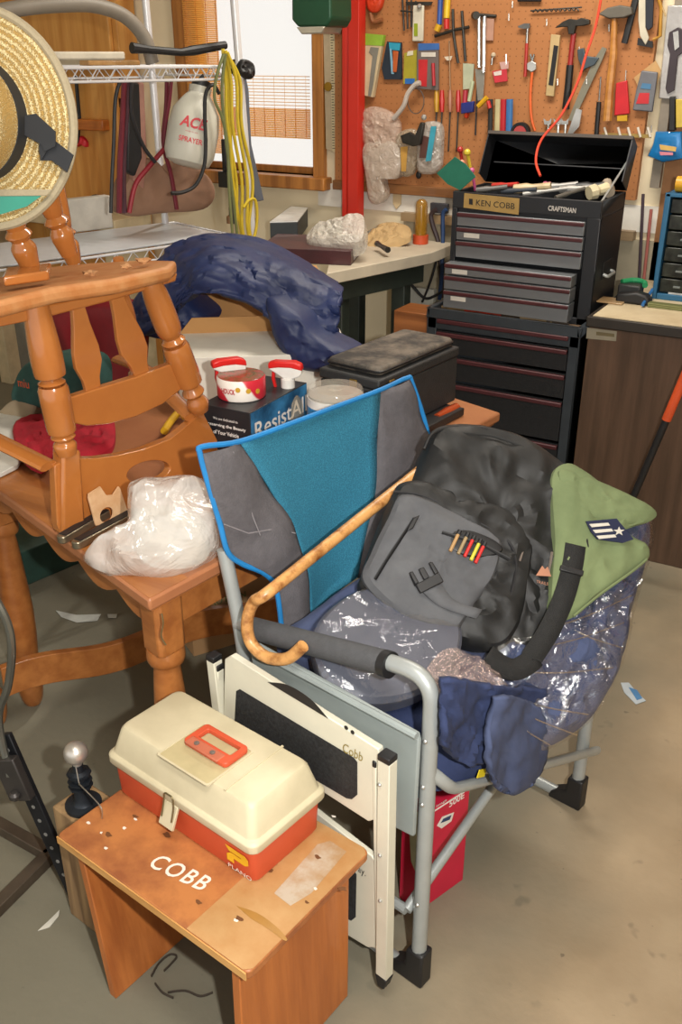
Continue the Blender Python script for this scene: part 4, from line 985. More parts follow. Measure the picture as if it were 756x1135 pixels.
# black case with a dusty zipped disc wallet on top
F,w_,d_,h_=boxpx(.775,.93,(366,403),(420,422),(508,384))
BC=T('black_case','black latched storage case near the far edge of the dining table','case',F@V((w_/2,d_/2,0)))
bcm=M('black_vinyl','2b2c2d',.6,0,.15,40,.3,200)
B().box((0,0,0),(w_,d_,h_-.028),F).obj('body',bcm,BC,bevel=.004)
B().box((-.003,-.003,h_-.026),(w_+.003,d_+.003,h_),F).obj('lid',bcm,BC,bevel=.005)
for x,y,dx in ((.04,-.006,1),(-.006,d_*.35,0)):
    B().box((x,y,h_-.045),(x+(.022 if dx else .004),y+(.004 if dx else .022),h_-.01),F).obj('latch',M('brass_latch','a88a4a',.35,.8),BC,bevel=.001)
B().box((w_-.0,.03,h_-.05),(w_+.005,.05,h_-.02),F).obj('latch',MC['brass_latch'],BC)
fw,wx,dx_,_=boxpx(.93,.965,(392,385),(455,400),(510,370))
fw=frame(F@V((.02,.012,h_+.001)),F.to_3x3()@V((1,0,0)),F.to_3x3()@V((0,1,0)),ZZ)
DW=T('disc_wallet','dusty black zipped disc wallet lying on the black case','case',fw@V((.1,.05,0)))
wal=pattern('dusty_black_leather','2e2c2a','6e655a','noise',14,.7,(1,1,1),.2,.52,.12)
B().prism(rr(fw,(0,0),(w_-.02,d_-.015),0,.02),(0,0,.022)).obj('cover',wal,DW,bevel=.008,seg=3)
B().tube([q+ZZ*.011 for q in rr(fw,(-.001,-.001),(w_-.019,d_-.014),0,.02)],.0035,6,closed=True).obj('zipper',zt_,DW)
q=hz(505,452,.752); 
tag(B().box((-.14,-.05,0),(.11,.10,.022),frame(F@V((w_*.62,.0,-.0235)),F.to_3x3()@V((1,0,0)),F.to_3x3()@V((0,1,0)),ZZ)).obj('flat_binder',M('black_binder','232324',.5),bevel=.003),'flat black binder lying under the black case on the table','binder')
a,c2=hz(484,463,.768),hz(506,452,.768)
SDv=T('red_screwdriver','screwdriver with a translucent red-orange handle at the far table corner','screwdriver',a)
B().tube([a,a.lerp(c2,.5),c2],.016,12,rs=[.011,.015,.014]).obj('handle',M('red_orange_resin','a8431f',.25,coat=.4),SDv)
B().tube([a,a-(c2-a)*.8],.004,8).obj('shank',M('steel','9a9a98',.3,.9),SDv)
# lime green strap and clutter behind disc tub
a=[hz(x,y,.80) for x,y in ((345,418),(370,405),(388,396),(382,388))]
tag(B().tube(crom(a,5),.008,8,flat=.4).obj('lime_strap',M('lime_webbing','8fae2c',.7)),'lime green strap lying behind the disc tub','strap')
for i,(x,y,c,l) in enumerate(((345,410,'6b6a6c','grey hand tool behind the disc tub, nearest the case'),(335,425,'8a7a6a','brown tipped tool between spray bottle and disc tub'))):
    p=hz(x,y,.79); tag(B().tube([p+V((-.05,-.02,0)),p,p+V((.06,.05,.01))],.010,10,rs=[.006,.011,.008]).obj('hand_tool',M('tool_'+str(i),c,.4,.4)),l,'tool')
# cardboard box, white carton and navy jacket
cb1=boxpx(.751,1.0,(130,380),(160,395),(300,300))
q0=hz(215,440,.751); 
Fj=frame(hz(200,455,.751),(.80,.60,0),(-.60,.80,0),ZZ)
wc_=T('white_carton','open white lined cardboard carton standing on the table behind the spray bottles','box',Fj@V((.2,.1,0)))
B().box((0,0,0),(.48,.26,.15),Fj).obj('carton',M('white_card','dcd8cc',.7,0,.05),wc_,bevel=.002)
kb=T('cardboard_box','brown cardboard box under the navy jacket at the back of the table','box',Fj@V((.2,.3,.2)))
Fk=frame(hz(185,430,.751)+V((0,.16,0)),(.80,.60,0),(-.60,.80,0),ZZ)
kz=yo(258,314,2.62).z-.751
B().box((-.05,.11,0),(.40,.32,kz),Fk).obj('carton',M('kraft_board','b98a55',.85,0,.06,4),kb,bevel=.002)
B().prism([Fj@V((.0,.255,.15)),Fj@V((.30,.255,.15)),Fj@V((.28,.24,.20)),Fj@V((.04,.24,.20))],Fj.to_3x3()@V((0,1,0))*.004).obj('open_flap',MC['kraft_board'],kb)
# navy jacket draped over the cartons
def jk(px,py,y): return yo(px,py,y)
NJ=T('navy_jacket','navy blue nylon jacket draped over the cardboard box behind the table','jacket',hz(290,400,.80)+V((0,.15,0)))
jb=M('navy_nylon','1d2b56',.55,0,.2,6,.3,40)
rows=[[(178,292,2.60),(198,272,2.62),(240,263,2.66),(290,268,2.70),(335,290,2.66),(374,316,2.58)],
      [(168,318,2.50),(198,296,2.44),(244,280,2.46),(295,290,2.50),(338,308,2.50),(380,326,2.50)],
      [(150,345,2.46),(188,325,2.40),(238,296,2.38),(292,312,2.42),(338,336,2.44),(378,340,2.46)],
      [(150,372,2.46),(186,350,2.42),(232,308,2.36),(290,328,2.40),(334,366,2.40),(376,372,2.44)],
      [(158,370,2.48),(184,362,2.46),(224,326,2.37),(288,342,2.38),(330,385,2.38),(386,396,2.42)]]
B().surf([[yo(*p) for p in r] for r in rows],12,12,.034,8,3,(.2,-1,.3)).obj('jacket_body',jb,NJ,solid=.02)
B().pillow([yo(x,y,2.36) for x,y in ((296,330),(330,345),(352,370),(388,390),(386,406),(352,412),(326,404),(306,376))],V((0,.08,0)),.03,0,3,8,.02,12,2).obj('sleeve',jb,NJ)
B().pillow([yo(x,y,2.48) for x,y in ((143,345),(165,312),(195,300),(205,325),(228,350),(212,368),(185,376),(155,368))],V((0,.08,0)),.03,0,3,8,.025,12,5).obj('sleeve',jb,NJ)
# red folding chair back, green cap, red caps on the table behind the upturned chair
red=M('crimson_vinyl','8d1420',.5,0,.1,30)
tag(B().pillow([yo(x,y,2.45) for x,y in ((52,355),(90,338),(125,335),(150,350),(148,430),(145,462),(90,470),(55,440))],V((0,.06,0)),.015,0,3,6,.004,8,1,sq=4).obj('red_seat_cushion',red,bevel=0),'crimson padded seat back standing behind the upturned chair','seat back')
gc=T('green_ball_hat','dark green cap with orange lettering and tan brim on the table behind the chair post','cap',hz(50,470,.80))
cap=M('cap_green','2f5650',.9,0,.15,30)
pc=[yo(x,y,1.98) for x,y in ((14,432),(28,404),(60,396),(90,404),(96,430),(90,446),(50,452),(18,448))]
B().pillow(pc,V((0,.10,0)),.03,.02,3,7,.008,14,3).obj('crown',cap,gc)
B().pillow([yo(x,y,1.96) for x,y in ((14,444),(38,440),(36,462),(10,470),(-10,474),(0,456))],V((0,.03,-.01)),.008,0,3,5,0).obj('brim',M('cap_tan','a08f74',.9),gc)
text('miu',yo(26,425,1.90),(1,-.1,.05),(0,0,1),.022,M('orange_thread','e8551c',.7),gc,width=.045)
rc=M('red_cloth','b3122a',.85,0,.2,12,.3,60)
for i,(pts,y,l) in enumerate(((((75,470),(120,462),(128,480),(120,500),(80,512),(70,495)),1.86,'bright red cap lying beneath the middle rail of the upturned chair'),(((18,468),(60,458),(72,480),(62,500),(45,520),(20,500)),1.84,'bright red cloth lying left of the chair post on the table'))):
    tag(B().pillow([hz(x,yq,.775) for x,yq in pts],V((0,0,-.015)),.008,0,3,8,.016,18,i+3,nrm=(0,-.2,1)).obj('red_ball_hat',rc),l,'cap','red caps on the table')
tag(B().prism([hz(x,y,.753) for x,y in ((0,460),(25,440),(45,470),(20,520),(0,530))],(0,0,.012)).obj('white_booklet',M('paper_white','d9d8cf',.7),bevel=.002),'white and grey booklet lying at the left edge of the table','booklet')
tag(B().tube(crom([hz(x,y,.77) for x,y in ((182,478),(190,466),(200,456),(205,462))],5),.010,10).obj('yellow_toy',M('yellow_plastic','d9a81c',.4)),'small yellow plastic piece beside the right post of the upturned chair','plastic piece')
tag(B().box((-.06,-.01,0),(.06,.01,.17),frame(hz(15,430,.751)+V((0,.1,0)),(1,0,0),(0,1,0))).obj('grey_box',M('grey_card','6a6355',.8),bevel=.002),'dull grey box standing at the left behind the green cap','box')
# ================================================================ wire shelving rack
chrome_w=M('white_wire_coating','d8d8da',.35,.2,.04)
zr=1.09; ra=hz(265,262,zr); rb_c=hz(90,287,zr); ru=(ra-rb_c).normalized(); rv=ZZ.cross(ru); 
if rv.y<0: rv=-rv
WR=T('wire_rack','white wire shelving rack with two shelves behind the upturned chair','shelf rack',V((ra.x,ra.y,0))-ru*.5+rv*.2)
R0=ra; LR=1.3; DR=.40
def rp(u,v,z): return V((R0.x,R0.y,0))-ru*u+rv*v+ZZ*z
def shelf(z,name='shelf'):
    b=B()
    for v in (0,DR):
        b.tube([rp(0,v,z),rp(LR,v,z)],.004,6); b.tube([rp(0,v,z-.036),rp(LR,v,z-.036)],.004,6)
        n=44; pts=[rp(LR*i/n,v,z-(.036 if i%2 else 0)) for i in range(n+1)]; b.tube(pts,.0025,5)
    for u in (0,LR):
        b.tube([rp(u,0,z),rp(u,DR,z)],.004,6); b.tube([rp(u,0,z-.028),rp(u,DR,z-.028)],.004,6)
        b.tube([rp(u,DR*i/14,z-(.028 if i%2 else 0)) for i in range(15)],.0025,5)
    for i in range(1,15): b.tube([rp(0,DR*i/15,z+.003),rp(LR,DR*i/15,z+.003)],.0016,4)
    for u in (.3,.65,1.0): b.tube([rp(u,0,z-.002),rp(u,DR,z-.002)],.003,5)
    return b.obj(name,chrome_w,WR)
zu=(rp(.0,0,0)); zu=pl(240,74,R0,rv).z
shelf(zr); shelf(zu)
def vp(px,py,v): return pl(px,py,R0+rv*v,rv)
for (a,c2,v) in (((162,8),(188,300),DR*.9),((257,-30),(283,300),0)):
    p=vp(*a,v); q=vp(*c2,v); d=(q-p); B().tube([p-d*.2,p+d*((p.z-.02)/(p.z-q.z))],.0125,14).obj('pole',chrome_w,WR)
for u in (LR-.02,): 
    for v in (0,DR): B().tube([rp(u,v,.02),rp(u,v,1.9)],.0125,12).obj('pole',chrome_w,WR)
shelf(.35)
# white plastic liner on lower shelf
tag(B().prism([rp(.05,.02,zr+.006),rp(1.1,.02,zr+.006),rp(1.1,DR-.02,zr+.006),rp(.05,DR-.02,zr+.006)],(0,0,.002)).obj('shelf_liner',M('pale_liner','c9cdd2',.35,0,.06)),'pale grey plastic liner sheet on the lower wire shelf','liner')
# bent grey tube over the top shelf
c=[vp(x,y,.12) for x,y in ((-60,18),(0,17),(50,12),(95,4),(125,12),(150,30),(165,52),(170,68))]
tag(B().tube(crom([c[0]]+[vp(x,y,.12) for x,y in ((-20,16),(30,8),(70,5),(105,6),(138,18),(160,42),(169,70))],6),.021,12).obj('grey_hoop',M('taupe_tube','847c70',.5,0,.08)),'thick grey bent tube arching over the top wire shelf','tube')
# sprayer
def P3(x,y,v=.06): return vp(x,y,v)
sp0=P3(208,180); sp1=P3(222,98); ax=(sp1-sp0).normalized(); Hs=(sp1-sp0).length
SPm=T('garden_sprayer','white garden pump sprayer with red lettering hanging from the top wire shelf','sprayer',sp0)
Fs=axisframe(sp0,ax,rv)
rs_=(P3(235,150)-P3(187,150)).length/2
mil=M('milky_tank','c8c6b8',.4,0,.05,6)
B().lathe([(rs_*.5,-.012),(rs_*.85,0),(rs_*.98,Hs*.12),(rs_,Hs*.45),(rs_*.9,Hs*.68),(rs_*.6,Hs*.85),(rs_*.42,Hs*.93),(rs_*.44,Hs*1.02),(0,Hs*1.02)],Fs,28).obj('tank',mil,SPm)
B().lathe([(.02,Hs),(.03,Hs*1.02),(.03,Hs*1.1),(.012,Hs*1.12),(0,Hs*1.2)],Fs,16).obj('pump_cap',blk,SPm)
nn_=-rv; ux=ax.cross(nn_)*-1
if ux.dot(ru)<0: ux=-ux
rp_=M('sprayer_red','c4202c',.5)
tv_=(O-sp0); tv_=(tv_-ax*tv_.dot(ax)).normalized(); nn_=tv_; ux=nn_.cross(ax)*-1
ux=ax.cross(nn_)
cc=P3(214,139)+nn_*(rs_*.97); text('ACE',cc,ux,ax,.034,rp_,SPm,ext=.003,width=.085,bold=.03,shear=.25)
text('SPRAYER',P3(211,158)+nn_*(rs_+.001),ux,ax,.016,rp_,SPm,ext=.004,width=.075,bold=.02)
text('ready to use',P3(212,149)+nn_*(rs_+.001),ux,ax,.006,rp_,SPm,width=.04)
B().tube(crom([P3(x,y,-.03) for x,y in ((243,104),(236,94),(228,104),(227,130),(228,160),(226,185),(217,205),(203,213),(190,214))],6),.006,8).obj('hose',blk,SPm)
# hanging cords: each its own thing
def cord(name,px,v,r,m,lab,cat='cord',group=None,flat=1):
    return tag(B().tube(crom([vp(x,y,v) for x,y in px],6),r,8,flat=flat).obj(name,m),lab,cat,group)
mar=M('maroon_rubber','6e1c2c',.5,0,.1,30); 
cordp=[([(134,88),(128,110),(126,160),(124,200),(123,236)],.10,.006,'black_rubber','dark thin cord hanging farthest left from the top wire shelf'),
 ([(138,88),(136,130),(133,180),(132,236)],.12,.009,'maroon_rubber','thick maroon hose hanging at the left end of the cord bunch'),
 ([(143,88),(140,130),(137,190),(138,236)],.14,.008,'rubber_purple','purple-brown hose hanging second from the left in the cord bunch'),
 ([(146,88),(146,125),(158,160),(172,180)],.10,.006,'black_rubber','black cord curving right from the maroon hoses to the rack pole'),
 ([(185,88),(184,120),(181,150),(183,170),(190,195),(196,232)],.16,.007,'maroon_rubber','maroon hose hanging just left of the white sprayer'),
 ([(190,88),(188,110),(184,135),(182,158)],.14,.006,'maroon_rubber','short maroon hose loop touching the left of the sprayer'),
 ([(182,165),(165,185),(150,205),(143,236)],.13,.008,'red_rubber','bright red hose looping low left of the rack pole')]
M('black_rubber','1d1c1f',.5); M('rubber_purple','4b2a35',.5); M('red_rubber','8f1f2c',.5)
for p_,v,r,m,l in cordp: cord('hanging_hose',p_,v,r,MC[m],l)
tag(B().prism([vp(x,y,.15) for x,y in ((142,90),(155,92),(158,175),(150,196),(141,190))],rv*.03).obj('long_black_grip',blk,bevel=.006),'long black tool handle hanging between the maroon hoses','tool handle')
tag(B().prism([vp(x,y,.18) for x,y in ((150,90),(160,92),(163,170),(160,210),(148,200))],rv*.03).obj('pink_board',M('pinkish_board','a87a6a',.7),bevel=.004),'pinkish brown board behind the black handle under the top shelf','board')
tag(B().pillow([vp(x,y,.2) for x,y in ((140,205),(165,175),(185,190),(205,180),(230,195),(238,215),(225,232),(180,236),(140,238))],rv*.08,.02,0,3,7,.01,10,2).obj('brown_bag',M('brown_bag_cloth','92705a',.85,0,.1,8)),'brown cloth bag slumped on the lower wire shelf behind the hoses','bag')
b1=vp(150,52,.02); 
tag(B().tube([vp(146,53,.08),vp(165,55,.08),vp(200,58,.08),vp(214,56,.08),vp(250,50,.08)],.011,10,rs=[.016,.011,.011,.015,.012]).obj('black_rod',blk),'black foam gripped rod lying on the top wire shelf','rod')
tag(B().box((-.13,-.03,0),(.13,.03,.022),frame(vp(90,63,.1)+V((0,0,-.008)),ru,rv)).obj('pale_tray',M('pale_tray','cfc7b4',.6),bevel=.005),'pale flat tray on the top wire shelf beside the hat','tray')
tag(B().box((-.09,-.03,0),(.09,.03,.016),frame(vp(122,70,.2)+V((0,0,-.008)),ru,rv)).obj('wooden_stick',wood('light_stick','d0a46c','b5834a'),bevel=.004),'light wooden stick on the top wire shelf right of the tray','stick')
# yellow extension cord bundle at the right pole
yel=M('yellow_cord','c9b02a',.5,0,.1,30); ygn=M('olive_cord','6f7446',.5,0,.1,30)
yc=T('extension_cable','coiled yellow extension cord hanging in long loops at the right rack pole','cord',vp(262,250,-.04))
for i,(x0,x1,x2,x3) in enumerate(((247,252,262,262),(250,258,268,268),(252,264,274,274),(249,255,258,266),(253,268,280,276))):
    B().tube(crom([vp(x,y,-.03-.008*(i%3)) for x,y in ((x0,54+2*i),(x1-2,90),(x1,140),(x2,200),(x3,248),(x3+4,270))],6),.0055,8).obj('cord_loop',yel,yc)
B().tube(crom([vp(x,y,-.05) for x,y in ((262,270),(272,276),(282,262),(285,240),(283,222),(276,222),(270,230))],6),.005,8).obj('cord_end',yel,yc)
gcd=T('green_cable','olive green cord hanging in a loop left of the yellow extension cord','cord',vp(258,250,-.06))
for i,pp_ in enumerate((((248,60),(240,85),(238,110),(246,130),(252,160),(254,210),(258,262)),((250,60),(246,100),(250,150),(256,200),(264,268)))):
    B().tube(crom([vp(x,y,-.055) for x,y in pp_],6),.005,8).obj('cord_loop',ygn,gcd)
tag(B().prism([vp(x,y,.03) for x,y in ((270,70),(276,100),(279,160),(293,222),(284,224),(272,180),(266,120))],rv*.012).obj('slate_strap',M('slate_strap','5b5f68',.7),bevel=.003),'flat slate grey strap hanging right of the yellow cord','strap')
tag(B().pillow([vp(x,y,-.02) for x,y in ((268,66),(280,70),(282,84),(274,88),(266,80))],rv*.05,.01,0,3,5,.01,30,1).obj('black_plug',blk),'black plug clipped beside the right rack pole under the top shelf','plug')
tag(B().box((-.03,-.02,-.05),(.03,.02,.02),frame(yy(250,195,WY-.1),(1,0,0),(0,1,0))).box((-.01,-.01,.02),(.01,.01,.16),frame(yy(250,195,WY-.1),(1,0,0),(0,1,0))).obj('black_charger',blk,bevel=.004),'black charger with a tall neck hanging in front of the window frame','charger')
# hardware on the side counter
rnd=random.Random(11)
for i,(x,y,s,c,l) in enumerate(((98,205,.035,'8b8478','round grey bench grinder wheel on the side counter'),(122,222,.03,'c9c4b4','pale capped fitting right of the grinder wheel'),(108,222,.04,'6f5c44','brown lump of hardware below the grinder wheel'))):
    p=hz(x,y+12,.951); p.y=min(max(p.y,cyq+.06),cyb-.06); p.z=.9508+s
    tag(B().lathe([(0,-s*.5),(s*.7,-s*.5),(s,-s*.2),(s,s*.2),(s*.5,s*.4),(s*.3,s*.9),(0,s*.9)],axisframe(p,V((.4,-1,.1))),16).obj('shop_fitting',M('fitting_'+str(i),c,.4,.4)),l,'fitting')
p=hz(103,218,.951); p.y=min(max(p.y,cyq+.06),cyb-.06); p.z=1.062
tag(B().tube([p+V((0,0,-.11)),p,p+V((0,0,.02)),p+V((0,0,.09))],.008,10,rs=[.006,.006,.012,.012]).obj('black_handled_file',M('steel2','a9a6a0',.3,.8)),'upright steel file with a dark handle on the side counter','file')
p=yy(90,158,CF-.04)
tag(B().pillow([p+V((x,0,z)) for x,z in ((-.03,-.02),(-.02,.02),(0,.03),(.03,.01),(.03,-.02),(0,-.01))],V((0,.02,0)),.01,0,3,5,.005,30,1).obj('red_clip',M('clip_red','c8202c',.5)),'small red clip hanging below the block on the cupboard door','clip')
tag(B().tube([yy(84,84,CF-.05),yy(88,130,CF-.05),yy(86,158,CF-.05)],.009,8).obj('black_cable',blk),'black cable hanging down in front of the cupboard door','cable')
tag(B().box((0,0,0),(.18,.04,.11),frame(hz(60,262,zr+.006)+V((0,.06,0)),ru,rv)).obj('white_block',M('white_block','cfc9bd',.6),bevel=.004),'whitish block standing on the lower wire shelf behind the hat','block')
# ================================================================ bench by the window
zb=.93; bC=hz(362,303,zb); bR=hz(478,280,zb); bL=hz(250,255,zb)
BN=T('workbench','low light topped workbench with dark frame under the window','workbench',V((bC.x-.3,bC.y+.4,0)))
ben=M('bench_top_paint','cfc4ae',.6,0,.12,5); dkf=M('dark_green_frame','2b332c',.6,0,.15)
yb=WY-.06
poly=[bC,V((bR.x,min(bR.y,yb),zb)),V((bR.x,yb,zb)),V((-2.1,yb,zb)),V((-2.1,bL.y if bL.y<yb-.1 else yb-.15,zb)),]
B().prism(poly,(0,0,-.045)).obj('top',ben,BN,bevel=.003)
e=(poly[1]-poly[0]).normalized()
B().prism([poly[0]+e*.02+ZZ*-.046+V((-.02,.03,0)),poly[1]+ZZ*-.046+V((-.03,0,0)),poly[1]+ZZ*-.12+V((-.03,0,0)),poly[0]+e*.02+ZZ*-.12+V((-.02,.03,0))],V((-.03,.02,0))).obj('side_rail',dkf,BN)
g=(poly[4]-poly[0]).normalized()
B().prism([poly[0]+ZZ*-.046+V((.0,.04,0)),poly[4]+ZZ*-.046+V((0,.04,0)),poly[4]+ZZ*-.12+V((0,.04,0)),poly[0]+ZZ*-.12+V((0,.04,0))],V((0,.03,0))).obj('front_rail',dkf,BN)
for q in (poly[0]+e*.10+V((-.06,.05,0)),poly[1]-e*.08+V((-.07,0,0)),poly[4]+V((.08,.06,0))):
    B().box((-.03,-.03,0),(.03,.03,zb-.046),Matrix.Translation((q.x,q.y,0))).obj('leg',dkf,BN,bevel=.004)
q=yy(415,350,3.45)
tag(B().box((-.1,0,-.0),(.10,.16,.50),Matrix.Translation((q.x,3.5,0))).obj('teal_bin',M('teal_bin','1d5a55',.6),bevel=.008),'dark teal bin standing under the window workbench','bin')
tag(B().box((0,0,0),(.22,.2,.52),Matrix.Translation((yy(446,330,3.66).x,WY-.22,0))).obj('grey_cabinet_box',M('grey_metal_box','8d9290',.5),bevel=.006),'pale grey metal box against the wall under the bench end','box')
# white electric panel / block right of the bench
tag(B().box((0,0,0),(.2,.03,.42),Matrix.Translation((yy(436,330,WY-.05).x,WY-.055,.30))).obj('wall_board',M('pale_wall_board','c3c0b4',.7)),'pale board leaning on the wall behind the hanging cables','board')
# goods on the bench
def hb(px,py,dz=0): return hz(px,py,zb+dz)
sh=wood('maroon_card','4a2024','38181c',.5)
F,w_,d_,h_=boxpx(zb+.001,zb+.055,(300,272),(390,277),(404,262))
bx=T('maroon_box','flat maroon cardboard box with a white label at the bench front','box',F@V((w_/2,d_/2,0)))
B().box((-.02,0,0),(w_,d_+.04,h_),F).obj('carton',sh,bx,bevel=.002)
ex=F.to_3x3()@V((1,0,0)); ey=F.to_3x3()@V((0,1,0))
B().box((w_+.0003,.01,.012),(w_+.001,d_*.8,h_-.01),F).obj('label_sticker',M('label_white','e6e1d6',.6),bx)
B().box((w_*.15,-.001,.008),(w_*.45,-.0003,h_-.01),F).obj('white_print_block',M('label_grey','c9c9cc',.6),bx)
zs2=zb+.085; q4=[hz(x,y,zs2) for x,y in ((299,246),(334,226),(363,225),(330,245))]
for q in q4: q.y=min(q.y,WY-.02)
sb_=T('dark_shoe_box','dark grey box with a glossy bright white top on the bench under the window','box',V((q4[0].x,q4[0].y,zb)))
sk=(q4[0]-q4[3]).normalized()
B().prism([V((q.x,q.y,zb+.001)) for q in q4],(0,0,.08)).obj('carton',M('dark_grey_card','34393b',.5),sb_,bevel=.003)
B().prism([V((q.x,q.y,zb+.0815)) for q in q4],(0,0,.004)).obj('white_sheet',M('glossy_white','f2f4f2',.2),sb_)
f=onp(hb(385,268,.08),V((-.1,-.7,.8)))
tag(B().pillow(f([(340,262),(352,250),(375,243),(400,238),(404,252),(398,268),(370,274),(345,273)]),V((0,.03,-.05)),.02,0,3,8,.02,22,3).obj('bubble_wrap',plastic('bench_film','ece6da',.6,bump=1,bscale=40)),'heap of clear plastic wrapping on the maroon box at the bench','plastic wrap')
f=onp(hb(430,262,.03),V((-.1,-.5,.9)))
tag(B().pillow(f([(405,265),(425,250),(450,250),(456,262),(440,270),(415,280),(400,280)]),V((0,0,-.02)),.02,0,3,7,.02,25,8).obj('paper_heap',M('tan_paper','c9a877',.8)),'crumpled tan paper on the bench left of the amber flask','paper')
for i,(a,c2,r,c,mt,l) in enumerate((((402,262),(426,250),.013,'b8b6b0',.8,'shiny metal cylinder tool lying on the bench beside the paper'),((418,270),(430,277),.012,'2c2a28',.1,'dark knob ended tool at the front edge of the bench'),((420,245),(424,262),.006,'6b5a48',.3,'thin brown clamp handle standing on the bench'))):
    p=hb(*a,.03);q=hb(*c2,.03); tag(B().tube([p,p.lerp(q,.4),q],r,10,rs=[r,r*.7,r]).obj('bench_tool',M('benchtool'+str(i),c,.3,mt)),l,'tool')
p=hb(466,270); TF2=frame(V((p.x,min(p.y,WY-.12),zb+.001)),(1,0,0),(0,1,0),ZZ)
fl=T('amber_flask','amber domed cylinder with an orange base at the bench right end','flask',TF2@V((0,0,0)))
B().lathe([(0,0),(.033,0),(.033,.035),(0,.036)],TF2,20).obj('base',M('orange_base','c9502a',.5),fl)
B().lathe([(.026,.035),(.026,.15),(.022,.168),(.012,.178),(0,.18)],TF2,20).obj('dome',plastic('amber_glass','a8781c',.65,bump=0),fl)
B().lathe([(.014,.036),(.014,.15),(0,.152)],TF2,12).obj('core',M('amber_core','a88a4a',.5),fl)
# spray can, small bottles near window sill
for i,(x,y,h,r,c,l) in enumerate(((313,235,.12,.018,'3a3a3e','dark slim bottle standing on the bench under the window'),(327,238,.05,.02,'b8a68a','small tan jar beside the dark slim bottle'),(297,238,.05,.02,'8f6a4a','small brown jar left of the dark slim bottle'),(343,235,.045,.016,'7a6f66','small grey jar right of the tan jar'))):
    p=hb(x,y); p.y=min(p.y,WY-.12); p.z=zb+.001
    tag(B().lathe([(0,0),(r,0),(r,h*.6),(r*.4,h*.78),(r*.4,h),(0,h)],frame(p,(1,0,0),(0,1,0),ZZ),14).obj('small_bottle',M('smallb'+str(i),c,.35)),l,'bottle')
# red post
PYR=min(hz(389,246,zb).y,WY-.1)
pr=yy(389,243,PYR); wd=(yy(399,200,PYR)-yy(380,200,PYR)).length
ps=M('red_post_paint','c22a1c',.4,0,.06,10)
b=B(); pF=frame(V((pr.x,PYR,0)),(1,0,0),(0,1,0),ZZ)
b.prism([pF@V((x,y,zb+.001)) for x,y in ((-wd/2,0),(-wd/2+.004,-.012),(-wd*.2,-.012),(-wd*.2,-.004),(-wd*.12,-.004),(-wd*.12,-.012),(wd/2-.004,-.012),(wd/2,0),(wd/2,.04),(-wd/2,.04))],(0,0,2.69-zb))
tag(b.obj('red_post',ps,bevel=.002),'bright red ribbed metal post rising from the bench to the ceiling','post')
# hanging cables beside the chest
for i,(pts,c,r,l) in enumerate((([(484,232),(478,238),(480,250),(487,275),(490,330)],'3a2c2e',.010,'dark brown cable loop hanging left of the blue cable'),([(495,232),(491,238),(491,260),(490,300),(487,332)],'22406c',.009,'blue cable hanging against the wall left of the tool chest'),([(486,280),(478,310),(468,335)],'1c1c1e',.005,'thin black cable hanging diagonally to the floor by the bench'),([(440,310),(455,315),(470,330),(482,328),(497,318)],'1c1c1e',.006,'black cable sagging from the bench leg to the tool chest'))):
    tag(B().tube(crom([yy(x,y,WY-.07-.015*i) for x,y in pts],6),r,8).obj('wall_cable',M('cable'+str(i),c,.5)),l,'cable')
tag(B().box((-.03,-.02,-.02),(.05,.0,.02),Matrix.Translation(yy(486,230,WY-.03))).obj('wall_outlet',M('dark_outlet','3b3a40',.5),bevel=.003),'dark double outlet box from which the cables hang','outlet')
q=hz(440,365,.55)
tag(B().box((0,0,0),(.16,.14,.10),frame(yy(436,372,3.22),(1,0,0),(0,1,0))).obj('small_wood_box',wood('box_wood','a8693a','7e4a26'),bevel=.003),'small brown wooden box left of the tool chest at cabinet height','box')
tag(B().box((0,0,0),(.14,.12,yy(436,372,3.22).z),Matrix.Translation((yy(436,372,3.22).x+.01,3.23,0))).obj('low_stand',M('dark_stand','3a332c',.7),bevel=.003),'dark stand carrying the small wooden box left of the tool chest','stand')
# ================================================================ rolling tool cabinet and top chest
cy=3.16
x0=yy(475,337,cy).x; x1=yy(645,352,cy).x; zt=yy(560,352,cy).z
chb=M('chest_black','24262a',.5,.2,.12,6,.1,80); trm=M('maroon_trim','4c2226',.45,.1,.15); drk=M('drawer_black','16171a',.6,0,.3,60,.2,200)
RC=T('rolling_cabinet','black rolling tool cabinet with maroon edged drawers standing against the back wall','tool cabinet',V(((x0+x1)/2,cy+.22,0)))
DC=.44
b=B(); b.box((x0,cy+.02,.05),(x1,cy+DC,zt-.03)); b.box((x0,cy,.05),(x0+.035,cy+.02,zt-.03)); b.box((x1-.035,cy,.05),(x1,cy+.02,zt-.03)); b.box((x0,cy,zt-.075),(x1,cy+.02,zt-.03)); b.box((x0,cy,.05),(x1,cy+.02,.12))
b.obj('body',M('cabinet_frame','343a40',.5,.2,.12),RC,bevel=.003)
b=B(); b.box((x0-.004,cy-.006,zt-.035),(x1+.004,cy+.012,zt)); b.box((x0-.004,cy-.006,zt-.035),(x0+.01,cy+DC,zt)); b.box((x1-.01,cy-.006,zt-.035),(x1+.004,cy+DC,zt)); b.obj('top_rim',MC['cabinet_frame'],RC,bevel=.003)
B().box((x0+.01,cy+.012,zt-.028),(x1-.01,cy+DC-.005,zt-.024)).obj('top_tray',pattern('dusty_tray','4a3626','8f7558','noise',22,.9,(1,1,1),.2,.5,.15),RC)
zs_=[yy(560,y,cy).z for y in (362,377,405,435,482,530)]
hts=[.0,]
for i,(za_,zb_) in enumerate(zip(zs_[:-1],zs_[1:])):
    d=B().box((x0+.038,cy+.004,zb_+.012),(x1-.038,cy+.016,za_-.0)).obj('drawer',drk,RC)
    B().box((x0+.038,cy-.008,za_-.020),(x1-.038,cy+.006,za_-.004)).obj('pull_strip',trm,d,bevel=.003,label='maroon pull strip')
